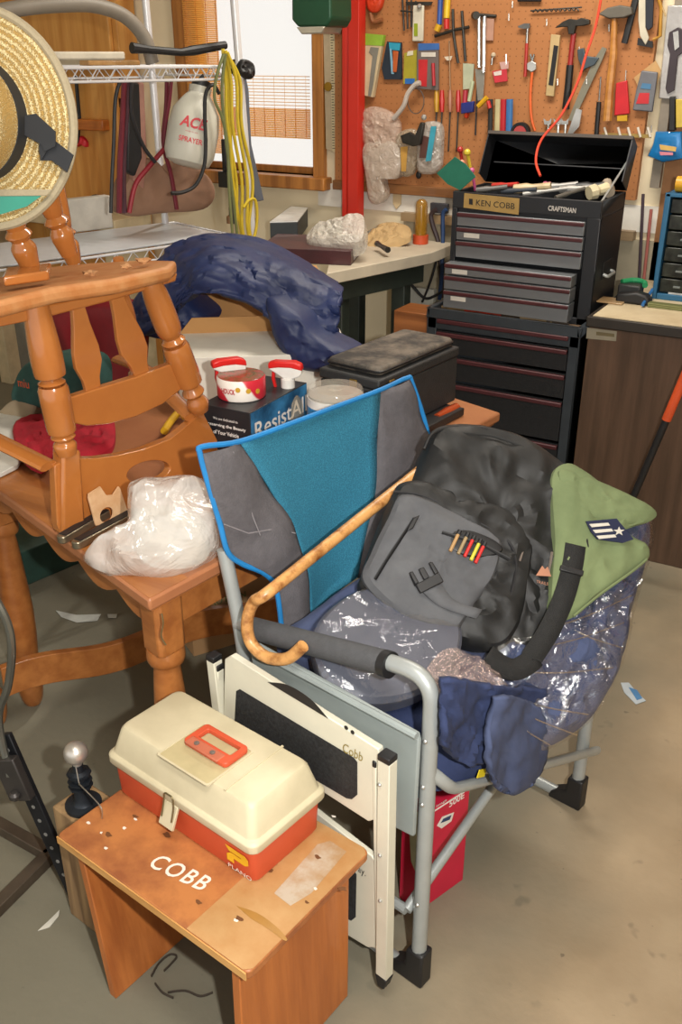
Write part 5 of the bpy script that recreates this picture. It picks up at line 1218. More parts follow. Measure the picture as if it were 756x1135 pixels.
for x in (x0+.06,x1-.06):
    for y in (cy+.06,cy+DC-.06):
        B().tube([V((x-.012,y,.026)),V((x+.012,y,.026))],.025,14).obj('caster',blk,RC)
ty=3.28
tx0=yy(502,215,ty).x; tx1=yy(668,222,ty).x; tz0=zt-.0; tz1=yy(600,219,ty).z; TD=.30
TCh=T('tool_chest','black top tool chest with grey drawers and lid open on the rolling cabinet','tool chest',V(((tx0+tx1)/2,ty+.14,zt-.02)))
b=B(); w=.012
b.box((tx0,ty+.012,tz0-.023),(tx1,ty+TD,tz1-.05)); b.box((tx0,ty,tz1-.055),(tx1,ty+w,tz1)); b.box((tx0,ty+TD-w,tz1-.055),(tx1,ty+TD,tz1)); b.box((tx0,ty+w,tz1-.055),(tx0+w,ty+TD-w,tz1)); b.box((tx1-w,ty+w,tz1-.055),(tx1,ty+TD-w,tz1))
b.box((tx0,ty,tz0-.023),(tx0+.02,ty+w,tz1-.055)); b.box((tx1-.045,ty,tz0-.023),(tx1,ty+w,tz1-.055)); b.box((tx0,ty,tz0-.023),(tx1,ty+w,tz0))
b.obj('body',chb,TCh,bevel=.002)
# name plate and maker plate
B().prism([yy(515,214,ty-.001),yy(576,220,ty-.001),yy(575,238,ty-.001),yy(514,230,ty-.001)],(0,-.002,0)).obj('name_plate',M('gold_plate','b5955a',.4,.4),TCh,label='gold name plate')
text('KEN COBB',yy(549,226.5,ty-.0035),(1,0,-.02),(0,0,1),.020,blk,TCh,width=.145)
B().prism([yy(520,220,ty-.0035),yy(524,220.5,ty-.0035),yy(524,227,ty-.0035),yy(520,226.5,ty-.0035)],(0,-.0005,0)).obj('plate_emblem',blk,TCh)
text('CRAFTSMAN',yy(623,232,ty-.0015),(1,0,-.02),(0,0,1),.017,M('maker_silver','c9c4bd',.4,.3),TCh,width=.098,bold=.03)
gry=M('drawer_grey','82868a',.35,.4,.06,6)
ys=[(233,251),(252,266),(266,281)]
DR_=[((511,231),(655,254),(512,252),(650,270),0),((510,251),(654,270),(510,264),(652,288),0),((510,265),(655,286),(510,276),(654,305),0)]
# heights on the front plane measured at mid width
hz_=[yy(580,y,ty).z for y in (240,257,273,293,307,324,345)]
dx0=tx0+.024; dx1=tx1-.05
for i in range(6):
    out_=0 if i<3 else .045
    o0=.002 if i<3 else -.018
    a=dx0+(0 if i<3 else -.02); c2=dx1-(0 if i<3 else .012)
    zt_a=hz_[i]-(0 if i<3 else .012); zt_b=hz_[i+1]-(0 if i<3 else .012)
    y0_=ty-.006-out_
    d=B().box((a,y0_,zt_b+.003),(c2,ty+.02,zt_a-.002)).obj('drawer',gry,TCh,bevel=.002)
    B().box((a,y0_-.008,zt_a-.017),(c2,y0_-.001,zt_a-.003)).obj('pull_strip',trm,d,bevel=.003,label='maroon pull strip')
    if i in (1,3,5): B().box((a+.03,y0_-.0012,zt_a-.036),(a+.09,y0_-.0004,zt_a-.02)).obj('paper_label',MC['label_white'],d)
# side handle
sh_=B(); sy=ty+TD*.5; zc=yy(690,303,ty+.1).z
sh_.box((tx1,sy-.05,zc-.03),(tx1+.004,sy+.05,zc+.03)); sh_.obj('handle_recess',drk,TCh,bevel=.002)
B().tube(arc_pts([V((tx1+.004,sy-.045,zc-.012)),V((tx1+.02,sy-.045,zc-.018)),V((tx1+.02,sy+.045,zc-.018)),V((tx1+.004,sy+.045,zc-.012))],.01,4),.006,8).obj('side_handle',alu,TCh)
# lid hinged at the back, tipped up and leaning to the wall
hy=ty+TD; l0=V((tx0,hy,tz1)); a=math.radians(62)
up_=V((0,math.cos(a),math.sin(a))); nrm_=V((0,-math.sin(a),math.cos(a)))
Fl=frame(l0+V((0,-.0,.004)),(1,0,0),up_,nrm_)
Lw=tx1-tx0; LH=(yy(600,158,hy+.10).z-tz1)/math.sin(a)
b=B(); b.box((0,0,-.004),(Lw,LH,0),Fl); b.box((0,0,0),(.004,LH,.08),Fl); b.box((Lw-.004,0,0),(Lw,LH,.08),Fl); b.box((0,LH-.004,0),(Lw,LH,.08),Fl)
b.obj('lid',chb,TCh,bevel=.002)
B().box((.02,LH*.45,.0),(Lw-.02,LH*.47,.008),Fl).obj('lid_rib',chb,TCh)
B().box((.0,LH-.012,.076),(Lw,LH,.083),Fl).obj('lid_edge',M('dusty_edge','4a423c',.7),TCh)
B().tube([V((tx1-.02,ty+.06,tz1-.01)),Fl@V((Lw-.012,LH*.6,.03))],.004,6).obj('lid_stay',alu,TCh)
# clutter in the open till
rnd=random.Random(21)
tools=[(590,208,'c9b48c',.012,.06,10,'cream wooden handled brush in the middle of the open chest till'),(560,205,'c93c34',.007,.05,-20,'small red tool left of the brush in the chest till'),(604,212,'9c9a96',.006,.07,40,'grey pliers right of the brush in the chest till'),(620,206,'8c8a86',.009,.06,25,'steel spring clamp in the middle right of the chest till'),(640,209,'b5b3ae',.009,.06,-10,'bright steel pliers right of the spring clamp'),(656,207,'3a3a3c',.013,.05,5,'black cylinder tool near the right of the till'),(672,212,'d6cba8',.018,.035,60,'cream round capped jar at the right end of the till'),(690,207,'b9ab98',.016,.05,100,'pale twisted cloth roll at the far right corner of the till'),(575,211,'3f4650',.006,.06,-5,'dark slim screwdriver left of the cream brush'),(612,203,'c76a8a',.009,.012,0,'small pink knob beside the brush in the till'),(545,209,'4d4a46',.008,.05,30,'dark pliers at the left of the open till'),(632,214,'6a6862',.006,.06,70,'thin steel rod near the front of the till')]
for i,(x,y,c,r,L_t,an,l) in enumerate(tools):
    p=yy(x,y,ty+.06+.14*rnd.random()); p=V((p.x,ty+.05+.12*((i*7)%5)/5,tz1-.045+r)) ; r*=1.45; L_t*=1.1; p=hz(x,y,tz1+.006+r*.5); p.y=min(max(p.y,ty+.04),ty+TD-.05); p.x=min(max(p.x,tx0+.04),tx1-.05)
    d=V((math.cos(math.radians(an)),math.sin(math.radians(an))*.6,.12)).normalized()*L_t
    q=p+d; lo=p-d
    for w_ in (q,lo): w_.x=min(max(w_.x,tx0+.03),tx1-.03); w_.y=min(max(w_.y,ty+.03),ty+TD-.03)
    tag(B().tube([lo,lo.lerp(q,.35),lo.lerp(q,.5),q],r,10,rs=[r*.9,r,r*.7,r*.8]).obj('till_tool',M('till'+str(i),c,.4,.3 if i in(2,3,4,11) else 0)),l,'tool')
tag(B().prism([yy(x,y,ty+.03) for x,y in ((484,192),(504,174),(516,182),(527,196),(510,211),(496,204))],V((0,.005,0))).obj('green_cloth',M('green_felt','1f6a55',.9)),'square dark green cloth propped on the left corner of the tool chest','cloth')
for i,(x,y,r,c,l) in enumerate(((518,169,.013,'d9c33a','yellow ball end of a screwdriver behind the green cloth'),(512,181,.014,'d98a70','salmon coloured knob behind the green cloth'),(523,189,.011,'cc5a8c','pink knob right of the green cloth'),(510,166,.012,'a82222','dark red knob at the top behind the green cloth'),(515,212,.009,'c9b43a','small yellow knob at the lower right of the green cloth'))):
    p=yy(x,y,ty+.10); tag(B().tube([p,p+V((.01,.02,-.07))],r*.5,8).ball(p,r,n=10).obj('round_tool',M('knob'+str(i),c,.4)),l,'tool handle')
# clutter on the cabinet tray in front of the chest
for i,(x,y,c,r,L_t,an,l) in enumerate(((535,340,'b8321f',.008,.05,5,'red handled pliers on the cabinet tray in front of the chest'),(548,343,'a83a2a',.007,.04,-12,'second red handled tool right of the red pliers'),(515,338,'8a7048',.006,.05,8,'brown dusty wrench at the left of the cabinet tray'),(500,337,'6f5a3c',.006,.03,20,'short brown bit at the far left of the cabinet tray'),(600,348,'a08a68',.005,.06,4,'long tan stick on the right half of the tray'),(622,352,'5b5148',.006,.04,-8,'dark flat tool at the right end of the tray'))):
    p=hz(x,y,zt-.010); p.y=max(cy+.025,min(p.y,ty-.02)); d=V((math.cos(math.radians(an)),math.sin(math.radians(an))*.2,0))*L_t
    p.z=zt-.0235+r
    tag(B().tube([p-d,p,p+d],r,8,rs=[r,r*.6,r]).obj('tray_tool',M('tray'+str(i),c,.6)),l,'tool')
# ================================================================ brown base cabinet with worktop
bx0=x1+.028; bz=yy(648,349,cy).z-.0
BCb=T('base_cabinet','dark walnut base cabinet with a thick dark edged worktop at the right','cabinet',V((bx0+.7,cy+.3,0)))
wal_=wood('walnut_laminate','5c4535','453325',.45,'Z',3,.1)
B().box((bx0,cy,.0),(1.6,WY-.05,bz-.035)).obj('body',wal_,BCb,bevel=.003)
B().box((bx0-.008,cy-.015,bz-.035),(1.6,WY-.03,bz)).obj('worktop',M('worktop_dark','2e2822',.5,0,.2,8),BCb,bevel=.004)
B().box((bx0+.01,cy-.003,bz+.0003),(1.55,WY-.05,bz+.003)).obj('worktop_surface',pattern('pale_worktop','b8a685','cfc0a0','noise',8,.6,(1,1,1),.1,.5,.2),BCb)
B().prism([yy(651,363,cy-.001),yy(684,367,cy-.001),yy(683,378,cy-.001),yy(650,375,cy-.001)],(0,-.002,0)).obj('label_holder',M('label_metal','a8a08c',.4,.4),BCb,label='metal label plate')
B().prism([yy(661,367.5,cy-.0035),yy(681,370,cy-.0035),yy(681,373.5,cy-.0035),yy(661,371.5,cy-.0035)],(0,-.0005,0)).obj('label_strip',M('label_tan','6e6244',.6),BCb)
# blue small parts organiser
oy=3.5; ox0=yy(722,330,oy).x; oz1=yy(722,213,oy).z
OG=T('parts_organiser','blue framed organiser of small clear drawers on the walnut worktop','organiser',V((ox0+.18,oy+.08,bz+.003)))
blf=M('blue_frame_paint','2f678c',.5,.2,.08); F=Matrix.Identity(4)
b=B(); W=.42; z0=bz+.0035
b.box((ox0,oy,z0),(ox0+.016,oy+.16,oz1)); b.box((ox0+W-.016,oy,z0),(ox0+W,oy+.16,oz1)); b.box((ox0,oy,oz1-.012),(ox0+W,oy+.16,oz1)); b.box((ox0,oy+.155,z0),(ox0+W,oy+.16,oz1)); b.box((ox0+.016,oy+.0,z0),(ox0+W-.016,oy+.155,z0+.02)); b.obj('frame',blf,OG,bevel=.002)
dkd=plastic('drawer_clear','3a3f40',.75,bump=0)
nr=6; hh=(oz1-.014-z0-.022)/nr
for r_ in range(nr):
    for c_ in range(3):
        xa=ox0+.02+c_*(W-.04)/3; xb=xa+(W-.04)/3-.006; za_=z0+.024+r_*hh; zb_=za_+hh-.006
        d=B().box((xa,oy+.012,za_),(xb,oy+.14,zb_)).obj('drawer',M('smoky_drawer','33362f',.3,0,.5,30),OG,bevel=.003)
        B().box(((xa+xb)/2-.012,oy+.002,(za_+zb_)/2-.004),((xa+xb)/2+.012,oy+.012,(za_+zb_)/2+.002)).obj('pull',M('drawer_pull','6e7472',.4),d,bevel=.001)
B().box((ox0+.16,oy+.001,z0),(ox0+.168,oy+.02,oz1-.012)).obj('divider',blf,OG)
# things on the worktop
def wt_(px,py): p=hz(px,py,bz+.004); p.z=bz+.0035; return p
p=wt_(697,322+10); bin_=tag(B().box((-.04,-.02,0),(.04,.04,.055),Matrix.Translation(p)).obj('black_green_cup',M('dark_bin','2b2c2c',.5),bevel=.006),'dark box with a green rim behind the stapler on the worktop','box')
tag(B().tube(arc_pts([p+V((-.035,.01,.058)),p+V((0,.045,.062)),p+V((.04,.035,.06)),p+V((.05,.0,.056))],.02,5),.010,8).obj('green_strap',M('bright_green','1f8f5a',.6)),'bright green strap lying on the dark box by the organiser','strap')
p=wt_(702,336); 
tag(B().prism([p+V((x,-.02,z)) for x,z in ((-.06,0),(.06,0),(.06,.02),(.045,.035),(.01,.042),(-.03,.034),(-.06,.03))],(0,.05,0)).obj('black_stapler',blk,bevel=.008),'curved black tool resting at the front left of the worktop','tool')
p=wt_(738,322); sb2=T('squeeze_bottle','white squeeze bottle with a pointed cap standing before the organiser','bottle',p)
B().lathe([(0,0),(.021,0),(.022,.01),(.022,.055),(.019,.07),(.010,.078),(0,.078)],frame(p,(1,0,0),(0,1,0),ZZ),18).obj('bottle',M('lavender_label','a9a8c6',.4),sb2)
B().lathe([(.011,.078),(.011,.09),(.004,.108),(0,.108)],frame(p,(1,0,0),(0,1,0),ZZ),14).obj('cap',M('white_cap','e8e6e0',.4),sb2)
p=wt_(748,332); 
tag(B().box((-.035,-.01,0),(.12,.04,.04),Matrix.Translation(p+V((.01,.0,.0)))).obj('small_white_box',M('white_box','dcd8cf',.6),bevel=.002),'small white box at the right edge of the worktop','box')
tag(B().box((-.05,-.02,0),(.14,.012,.016),Matrix.Translation(wt_(735,341))).obj('ridged_mat',pattern('ridged_green','5f6238','7d7f4e','wave',60,.7),bevel=.002),'ridged olive block along the front of the worktop','block')
tag(B().tube([wt_(712,341)+ZZ*.01,wt_(722,330)+ZZ*.03],.006,8).obj('blue_pen_tool',M('blue_tool','2f6fb0',.4)),'short bright blue tool leaning right of the black curved tool','tool')
tag(B().box((-.06,-.05,0),(.03,.03,.006),Matrix.Translation(wt_(684,334))).obj('wood_offcut',wood('offcut','b89a70','967650'),bevel=.002),'thin tan wood offcut at the left end of the worktop','offcut')
# items on top of the organiser
for i,(xa,w_,h_,c,l) in enumerate(((.02,.05,.05,'d9a01f','yellow tape roll at the left on top of the organiser'),(.08,.10,.035,'d6cc96','pale yellow box on top of the organiser at the frame edge'),(.19,.1,.08,'8a5a3a','brown box on top of the organiser'))):
    if i==0: tag(B().tube([V((ox0+xa,oy+.05,oz1+.0265)),V((ox0+xa+.05,oy+.05,oz1+.0265))],.026,18).obj('tape_roll',M('tapey',c,.4)),l,'tape')
    else: tag(B().box((ox0+xa,oy+.02,oz1+.0005),(ox0+xa+w_,oy+.12,oz1+h_)).obj('organiser_box',M('obox'+str(i),c,.6),bevel=.003),l,'box')
# ================================================================ tools hanging on the pegboard
PY=WY-.032
def W(px,py,o=0): return yy(px,py,PY-o)
def flat(pts,o=.004,th=.006,m=None,name='x',par=None,bevel=.0,smooth=False,lab=None):
    P=[W(x,y,o) for x,y in pts]
    return B().prism(P,(0,-th,0)).obj(name,m,par,bevel=bevel,label=lab)
def rod(pts,r,m,name,par=None,o=.012,rs=None,sm=False,flatv=1,lab=None):
    P=[W(x,y,o) for x,y in pts]
    if sm: P=crom(P,6)
    return B().tube(P,r,8,rs=rs,flat=flatv).obj(name,m,par,label=lab)
stl=M('tool_steel','8b8a88',.35,.85,.15,20); dst=M('dark_tool_steel','45433f',.45,.7,.2,20); brt=M('bright_tool_steel','cfcfcc',.25,.7)
def col(c,r=.45): return M('paint_'+c,c,r)
def TW(name,lab,cat,px,py,group=None): return T(name,lab,cat,W(px,py,.01),group)
# claw hammer
h=TW('claw_hammer','red and black handled claw hammer hanging in the middle of the pegboard','hammer',630,70)
flat([(617,31),(626,24),(633,21),(641,22),(646,20),(655,22),(655,27),(646,29),(640,29),(638,38),(632,38),(631,30),(624,30)],.012,.022,dst,'head',h,.002)
rod([(636,37),(634,52),(632,72)],.010,col('9c2422'),'handle_shaft',h,.02); rod([(632,72),(630,95),(627,121)],.014,blk,'grip',h,.02)
# large wooden handled mallet
h=TW('sledge_hammer','grey headed hammer with a long pale wooden handle at the pegboard right','hammer',678,60)
flat([(666,16),(676,9),(690,6),(702,8),(704,16),(694,20),(678,21)],.012,.035,M('cast_iron','6a655c',.6,.4),'head',h,.004)
rod([(681,20),(680,60),(676,95),(673,134)],.016,wood('hickory','c58a45','a86d30'),'handle',h,.028,rs=[.010,.014,.015,.017])
# spirit level
h=TW('spirit_level','cream torpedo level with a black window strip left of the claw hammer','level',612,72)
flat([(612,38),(622,39),(615,107),(606,106)],.006,.014,M('cream_enamel','c2a878',.5),'body',h,.002); flat([(614,50),(619,51),(613,95),(608,94)],.0205,.001,blk,'window_strip',h)
# tack hammer
h=TW('tack_hammer','small hammer with thin red handle left of the spirit level','hammer',583,50)
flat([(575,29),(582,26),(588,26),(588,31),(582,32),(576,31)],.01,.01,stl,'head',h); rod([(585,27),(584,48)],.005,stl,'shank',h); rod([(584,48),(582,85)],.0065,col('b02a20'),'handle',h)
# orange handled cord with pliers head
h=TW('orange_tether','white headed pliers with a long orange tether hanging below','pliers',590,75)
rod([(588,60),(590,68)],.004,stl,'jaw',h); rod([(592,60),(590,68)],.004,stl,'jaw',h); flat([(585,70),(590,67),(595,70),(595,77),(590,80),(585,77)],.008,.01,brt,'pivot',h,.002); rod([(590,80),(588,105),(589,130),(593,145)],.005,col('e8661f'),'tether',h,sm=True)
# red cord from above down to chest
tag(B().tube(crom([W(666,0,.30),W(660,30,.30),W(650,60,.32),W(640,92,.34),(W(622,128,.36)),W(600,155,.38),W(594,178,.42),W(599,195,.46)],6),.0045,8).obj('red_string',M('bright_red_cord','e04428',.5)),'thin bright red cord running down from above the pegboard into the chest','cord')
# handsaw / machete strips
h=TW('bow_saw','long pale blade leaning diagonally right of the claw hammer','saw',650,95)
flat([(668,52),(673,54),(668,66),(645,115),(636,135),(630,133),(645,96),(660,64)],.008,.004,M('dull_blade','94907f',.4,.6),'blade',h)
flat([(640,120),(646,122),(643,140),(634,150),(630,148)],.014,.012,brt,'tip',h)
h=TW('clamp_tool','blue grey screw clamp behind the red cord right of the hammer','clamp',652,65)
flat([(641,55),(648,53),(650,62),(665,64),(660,72),(650,76),(644,82),(645,72),(642,66)],.006,.014,M('blue_grey_iron','4e5a63',.45,.4),'body',h,.002)
h=TW('black_screwdriver','black handled file hanging left of the wooden handled hammer','file',662,120)
rod([(666,85),(664,112)],.003,stl,'blade',h); rod([(664,113),(661,150)],.009,blk,'handle',h)
# red pouch
h=TW('red_package','red carded package with yellow foot right of the wooden handle','package',690,110)
flat([(684,92),(696,89),(699,126),(682,128)],.006,.016,col('c8202a'),'card',h,.003); flat([(685,128),(696,127),(696,134),(685,134)],.006,.012,col('d6a51f'),'yellow_foot',h); rod([(694,78),(693,92)],.002,brt,'hook',h)
# assorted right packages
h=TW('blister_pack','grey and red blister pack on tan card at the pegboard right','package',715,100)
flat([(703,86),(727,67),(733,78),(722,118),(704,118),(708,98)],.005,.003,col('c29a66'),'backing_card',h); flat([(712,78),(730,80),(724,124),(702,122),(706,100)],.009,.014,M('grey_blister','6f7076',.35),'blister',h,.004); flat([(709,103),(720,103),(719,115),(705,115)],.024,.001,col('c42c34'),'red_label',h); flat([(712,92),(722,93),(721,99),(710,98)],.024,.001,col('4a7aa0'),'blue_label',h)
# silver packaged cutter
h=TW('silver_pack','silver foil pack with a dark knife hanging at the right frame edge','package',744,60)
flat([(741,6),(775,6),(772,112),(731,109)],.03,.012,M('silver_foil','c9c6c4',.25,.5,.15,9,.5,40),'foil',h,.003); flat([(742,36),(752,30),(760,34),(762,55),(752,62),(748,100),(740,104),(738,98),(743,60),(740,50)],.044,.006,M('dark_knife','3a3036',.4),'knife',h,.002)
flat([(746,36),(752,34),(753,52),(748,56)],.052,.002,brt,'knife_blade',h)
# scissors/shears dark+white
h=TW('white_shears','cream and navy shears hanging point down near the top right','shears',716,25)
flat([(709,-20),(716,-20),(716,30),(720,42),(716,50),(710,40),(708,22)],.012,.008,col('c9c2ae'),'cream_blade',h,.002); flat([(716,-20),(726,-20),(724,30),(719,34),(716,30)],.014,.008,col('1f2430'),'navy_blade',h,.002)
flat([(708,42),(724,46),(724,53),(707,50)],.006,.01,blk,'sheath',h)
h=TW('yellow_square','yellow framed tool hanging right of the shears','tool',730,20)
rod([(726,-15),(733,8),(732,40),(724,44)],.006,col('b8862c'),'frame',h); rod([(723,-20),(738,18)],.003,col('c4a878'),'arm',h)
h=TW('black_bar','black flat pry bar slanting beside the hammer head','pry bar',700,20)
rod([(708,-15),(700,18),(692,48)],.012,blk,'bar',h,o=.016,flatv=.5)
# row of pegs rail with white hooks
h=TW('hook_rail','yellow strip with five white pegs above the open chest lid','hook rail',700,148)
flat([(668,147),(722,149),(722,153),(668,151)],.004,.006,col('a58a4a'),'strip',h)
for x in (673,688,699,710,721): rod([(x-3,141),(x,152)],.0045,col('e6ddcf'),'peg',h,o=.016)
# blue snack bag
h=TW('blue_pouch','bright blue foil pouch hanging above the parts organiser','pouch',740,160)
B().pillow([W(x,y,.06) for x,y in ((727,146),(756,146),(758,176),(735,180),(718,173),(724,160))],(0,.02,0),.010,.0,3,6,.004,30,2,sq=4,smooth=False).obj('pouch_body',M('blue_foil','1f78b8',.3,.1,.1),h)
B().tube([W(742,147,.065),W(742,146,-.025)],.003,6).obj('peg',brt,h)
flat([(731,160),(750,163),(749,168),(732,166)],.085,.001,col('d8b060'),'gold_print',h); flat([(731,168),(746,169),(746,172),(732,172)],.086,.001,col('e08a9a'),'pink_print',h)
# left section packages
h=TW('long_white_pack','long cream boxed tool with lime green top hanging beside the red post','package',412,72)
flat([(405,42),(427,43),(416,108),(398,104)],.005,.022,M('cream_card','cbb894',.6),'box',h,.002); flat([(406,37),(428,39),(426,51),(404,50)],.0045,.024,col('8fb83a'),'lime_header',h,.001); flat([(411,52),(420,53),(418,64),(414,92),(411,107),(408,106),(411,80),(413,62),(409,58)],.0285,.001,M('printed_tool','7f7f74',.5),'tool_print',h)
h=TW('blue_pack','blue and black carded tool set right of the cream pack','package',437,70)
flat([(430,46),(446,47),(446,88),(427,88),(424,75)],.006,.008,M('black_blue_card','1f2c3a',.4),'card',h); flat([(431,47),(444,48),(443,56),(432,55)],.015,.001,col('2f9ab8'),'header',h); flat([(436,56),(442,57),(440,80),(436,80)],.015,.006,col('b85a28'),'tool_handles',h,.002); flat([(432,54),(434,54),(437,82),(434,82)],.016,.001,col('7fb0c9'),'stripe',h)
h=TW('yellow_pack','small yellow green pack with a blue base between two carded sets','package',455,75)
flat([(449,59),(463,55),(463,92),(448,93)],.006,.008,col('a59a2c'),'card',h); flat([(449,87),(460,87),(459,93),(449,93)],.015,.001,col('2a6ab5'),'blue_base',h); flat([(452,57),(458,56),(458,61),(451,62)],.015,.001,col('d9d2b8'),'tab',h)
h=TW('red_pack','red tool pack with blue header left of the screwdrivers','package',475,75)
flat([(464,48),(487,48),(487,100),(463,98)],.012,.012,M('grey_pack','6f6460',.4),'card',h,.001); flat([(464,48),(487,48),(487,55),(464,56)],.025,.001,col('3a66a8'),'blue_header',h); flat([(464,66),(474,66),(473,96),(464,95)],.025,.001,col('c22a30'),'red_print',h); rod([(480,70),(481,95)],.007,col('b0202a'),'red_handle',h,o=.03); flat([(467,58),(483,58),(483,63),(467,63)],.0255,.001,col('d6cfc4'),'title_strip',h)
h=TW('putty_knife','upright steel trowel with a white oval handle at the upper left','trowel',466,25)
flat([(459,6),(471,6),(470,46),(458,46)],.012,.012,M('white_grip','cfc8b4',.4),'handle',h,.004); flat([(450,2),(480,2),(478,6),(452,6)],.008,.006,dst,'blade',h); B().ball(W(465,7,.03),.010,n=10).obj('bolt',brt,h); flat([(459,26),(463,26),(463,40),(459,40)],.025,.001,col('8c9a1f'),'label',h,.0)
h=TW('wire_brush','dark wire rack tool hanging behind the white handled trowel','tool',450,20)
for k in range(4): rod([(446+k*5,-2+k),(448+k*4,34-k*2)],.004,dst,'wire',h,o=.01)
rod([(444,12),(466,14)],.003,dst,'cross_wire',h,o=.012)
h=TW('red_orange_bag','red and orange bag hanging at the very top beside the red post','bag',415,5)
B().pillow([W(x,y,.02) for x,y in ((407,-12),(424,-12),(423,6),(416,14),(407,9))],(0,.015,0),.01,0,3,5,.004,30,1).obj('bag_body',col('c8401f'),h)
rod([(411,14),(414,24),(424,22)],.009,M('tan_leather','8f5a34',.6),'leather_loop',h,sm=True)
h=TW('blue_caulk','blue and yellow handled chisels hanging at the top centre','chisel',495,10)
rod([(489,-15),(487,27)],.010,col('2a4f9a'),'blue_handle',h); rod([(497,-15),(495,20)],.012,col('e0b81f'),'yellow_handle',h); rod([(495,21),(495,32)],.011,col('c8281f'),'red_collar',h); rod([(487,27),(484,34)],.012,col('d6a51f'),'yellow_collar',h)
h=TW('tongs','dark pliers hanging jaws up right of the coloured chisels','pliers',505,45)
rod([(502,10),(503,38),(508,70)],.006,dst,'handle',h,sm=True); rod([(512,12),(514,40),(516,68)],.006,dst,'handle',h,sm=True); rod([(482,40),(505,33),(520,30)],.006,dst,'bar',h)
h=TW('caliper','thin tan metal rod hanging below a small white clip','rod',498,80)
rod([(498,45),(499,100)],.003,M('tan_metal','9a7a5a',.4,.5),'rod',h); flat([(493,63),(502,62),(500,67),(496,67)],.008,.006,col('d9cdb8'),'clip',h)
for i,(x,c,l,wl) in enumerate(((490,'d9a81f','yellow handled screwdriver leftmost of the row below the red pack',.006),(497-6,'c8281f','',0),(499,'a86a48','',0),(508,'c8281f','',0))):
    pass
for i,(x,c,l,y1) in enumerate(((484,'c9971f','yellow handled screwdriver leftmost in the row above the green cloth',165),(490,'c8241f','first red handled screwdriver from the left in the row above the green cloth',168),(499,'a8694a','tan handled screwdriver between the two red ones',168),(508,'c01f1f','second red handled screwdriver from the left, beside the blue handled tool',168))):
    h=TW('screwdriver',l,'screwdriver',x,130,'screwdrivers in a row on the pegboard')
    rod([(x,100),(x,112),(x,124)],.010,col(c,.35),'handle',h,rs=[.008,.011,.008]); rod([(x,124),(x-2,y1)],.0032,dst,'shank',h)
h=TW('multi_tool','blue bodied tool with red tip and pale handles right of the screwdrivers','tool',520,110)
flat([(513,114),(527,112),(526,124),(513,126)],.012,.02,col('24307a'),'body',h,.003); rod([(516,100),(515,114)],.010,col('b02a3a'),'red_knob',h); rod([(516,127),(519,128)],.012,col('e8461f'),'red_tip',h); rod([(524,90),(520,112)],.008,col('b9c4a0'),'pale_handle',h); flat([(514,70),(526,71),(524,98),(514,99)],.004,.006,M('pale_green_card','b6bba0',.6),'card',h)
rod([(529,95),(527,150)],.0035,blk,'rod',h)
h=TW('steel_combination','pair of bright steel bars hanging from a socket head','wrench',534,50)
B().tube([W(526,17,.005),W(528,17,.04)],.014,12).obj('socket',dst,h); rod([(531,18),(531,75)],.007,brt,'bar',h,o=.02); rod([(537,18),(536,80)],.008,brt,'bar',h,o=.02); rod([(526,16),(550,18)],.006,dst,'cross_bar',h,o=.01)
h=TW('pink_plate','pale pink plate hanging behind the steel bars','plate',542,32)
flat([(537,20),(548,21),(547,45),(536,45)],.005,.004,col('b58a76'),'plate',h,.001)
h=TW('trimmer','yellow and red tipped pliers beside the blue bodied tool','pliers',535,110)
rod([(530,118),(540,108)],.010,col('d6a41f'),'yellow_grip',h,o=.03); rod([(541,112),(543,120)],.008,col('c8281f'),'red_grip',h,o=.03); flat([(527,76),(538,78),(536,110),(530,112)],.01,.006,M('shear_steel','b3b0a6',.3,.7),'steel_jaw',h,.001)
h=TW('keychain_tag','small red and white tag hanging right of the steel bars','tag',555,80)
flat([(546,79),(562,76),(563,90),(549,92)],.006,.006,col('c43440'),'tag',h,.001); flat([(547,80),(556,78),(556,83),(548,84)],.0125,.001,col('d9cdc4'),'white_print',h); flat([(554,69),(564,68),(564,76),(556,77)],.008,.004,col('c9a098'),'ring_card',h); rod([(561,60),(561,72)],.002,brt,'hook',h)
h=TW('glass_cutter','small pale cutter hanging above the red and white tag','cutter',547,64); B().ball(W(547,61,.015),.010,n=10).obj('head',col('c4b49a'),h); rod([(546,62),(545,72)],.004,stl,'stem',h)
h=TW('folding_rule_set','row of black, cream, red and blue handled pliers behind the chest lid','pliers',555,130)
for (x,c,wd,nm) in ((544,'2a2a2a',.010,'black_handle'),(552,'c2b78a',.012,'cream_handle'),(558,'b8242c',.012,'red_handle'),(565,'3a72ac',.014,'blue_handle')):
    rod([(x,110),(x-1,152)],wd,col(c),nm,h,o=.02,flatv=.7)
h=TW('spooled_tape','round black and red tape wheel behind the chest lid','tape wheel',577,148)
Fz=axisframe(W(577,147,.02),V((0,-1,0))); B().lathe([(.028,-.012),(.038,-.012),(.038,.012),(.028,.012),(.028,-.012)],Fz,28).obj('tire',blk,h); B().lathe([(.012,-.008),(.026,-.008),(.026,.010),(.012,.010)],Fz,24).obj('hub',col('b8484a'),h)
for i,(x,l) in enumerate(((607,'bright open wrench leftmost of the small three behind the lid'),(618,'middle wrench of the small three behind the lid'),(626,'rightmost wrench of the small three behind the lid'))):
    h=TW('small_wrench',l,'wrench',x,142,'small wrenches behind the chest lid')
    rod([(x+1,138),(x,154)],.005,brt,'shank',h); flat([(x-4,131),(x-1,134),(x+2,134),(x+5,131),(x+4,138),(x-3,138)],.008,.006,brt,'jaw',h)
h=TW('drill_bit','twisted auger bit hanging horizontally near the top','drill bit',615,9)
P=[W(590+i*1.2,12+math.sin(i*1.5)*1.6-i*.04,.012) for i in range(44)]; B().tube(P,.0025,6).obj('twist',dst,h); rod([(588,12),(645,8)],.0025,dst,'core',h)
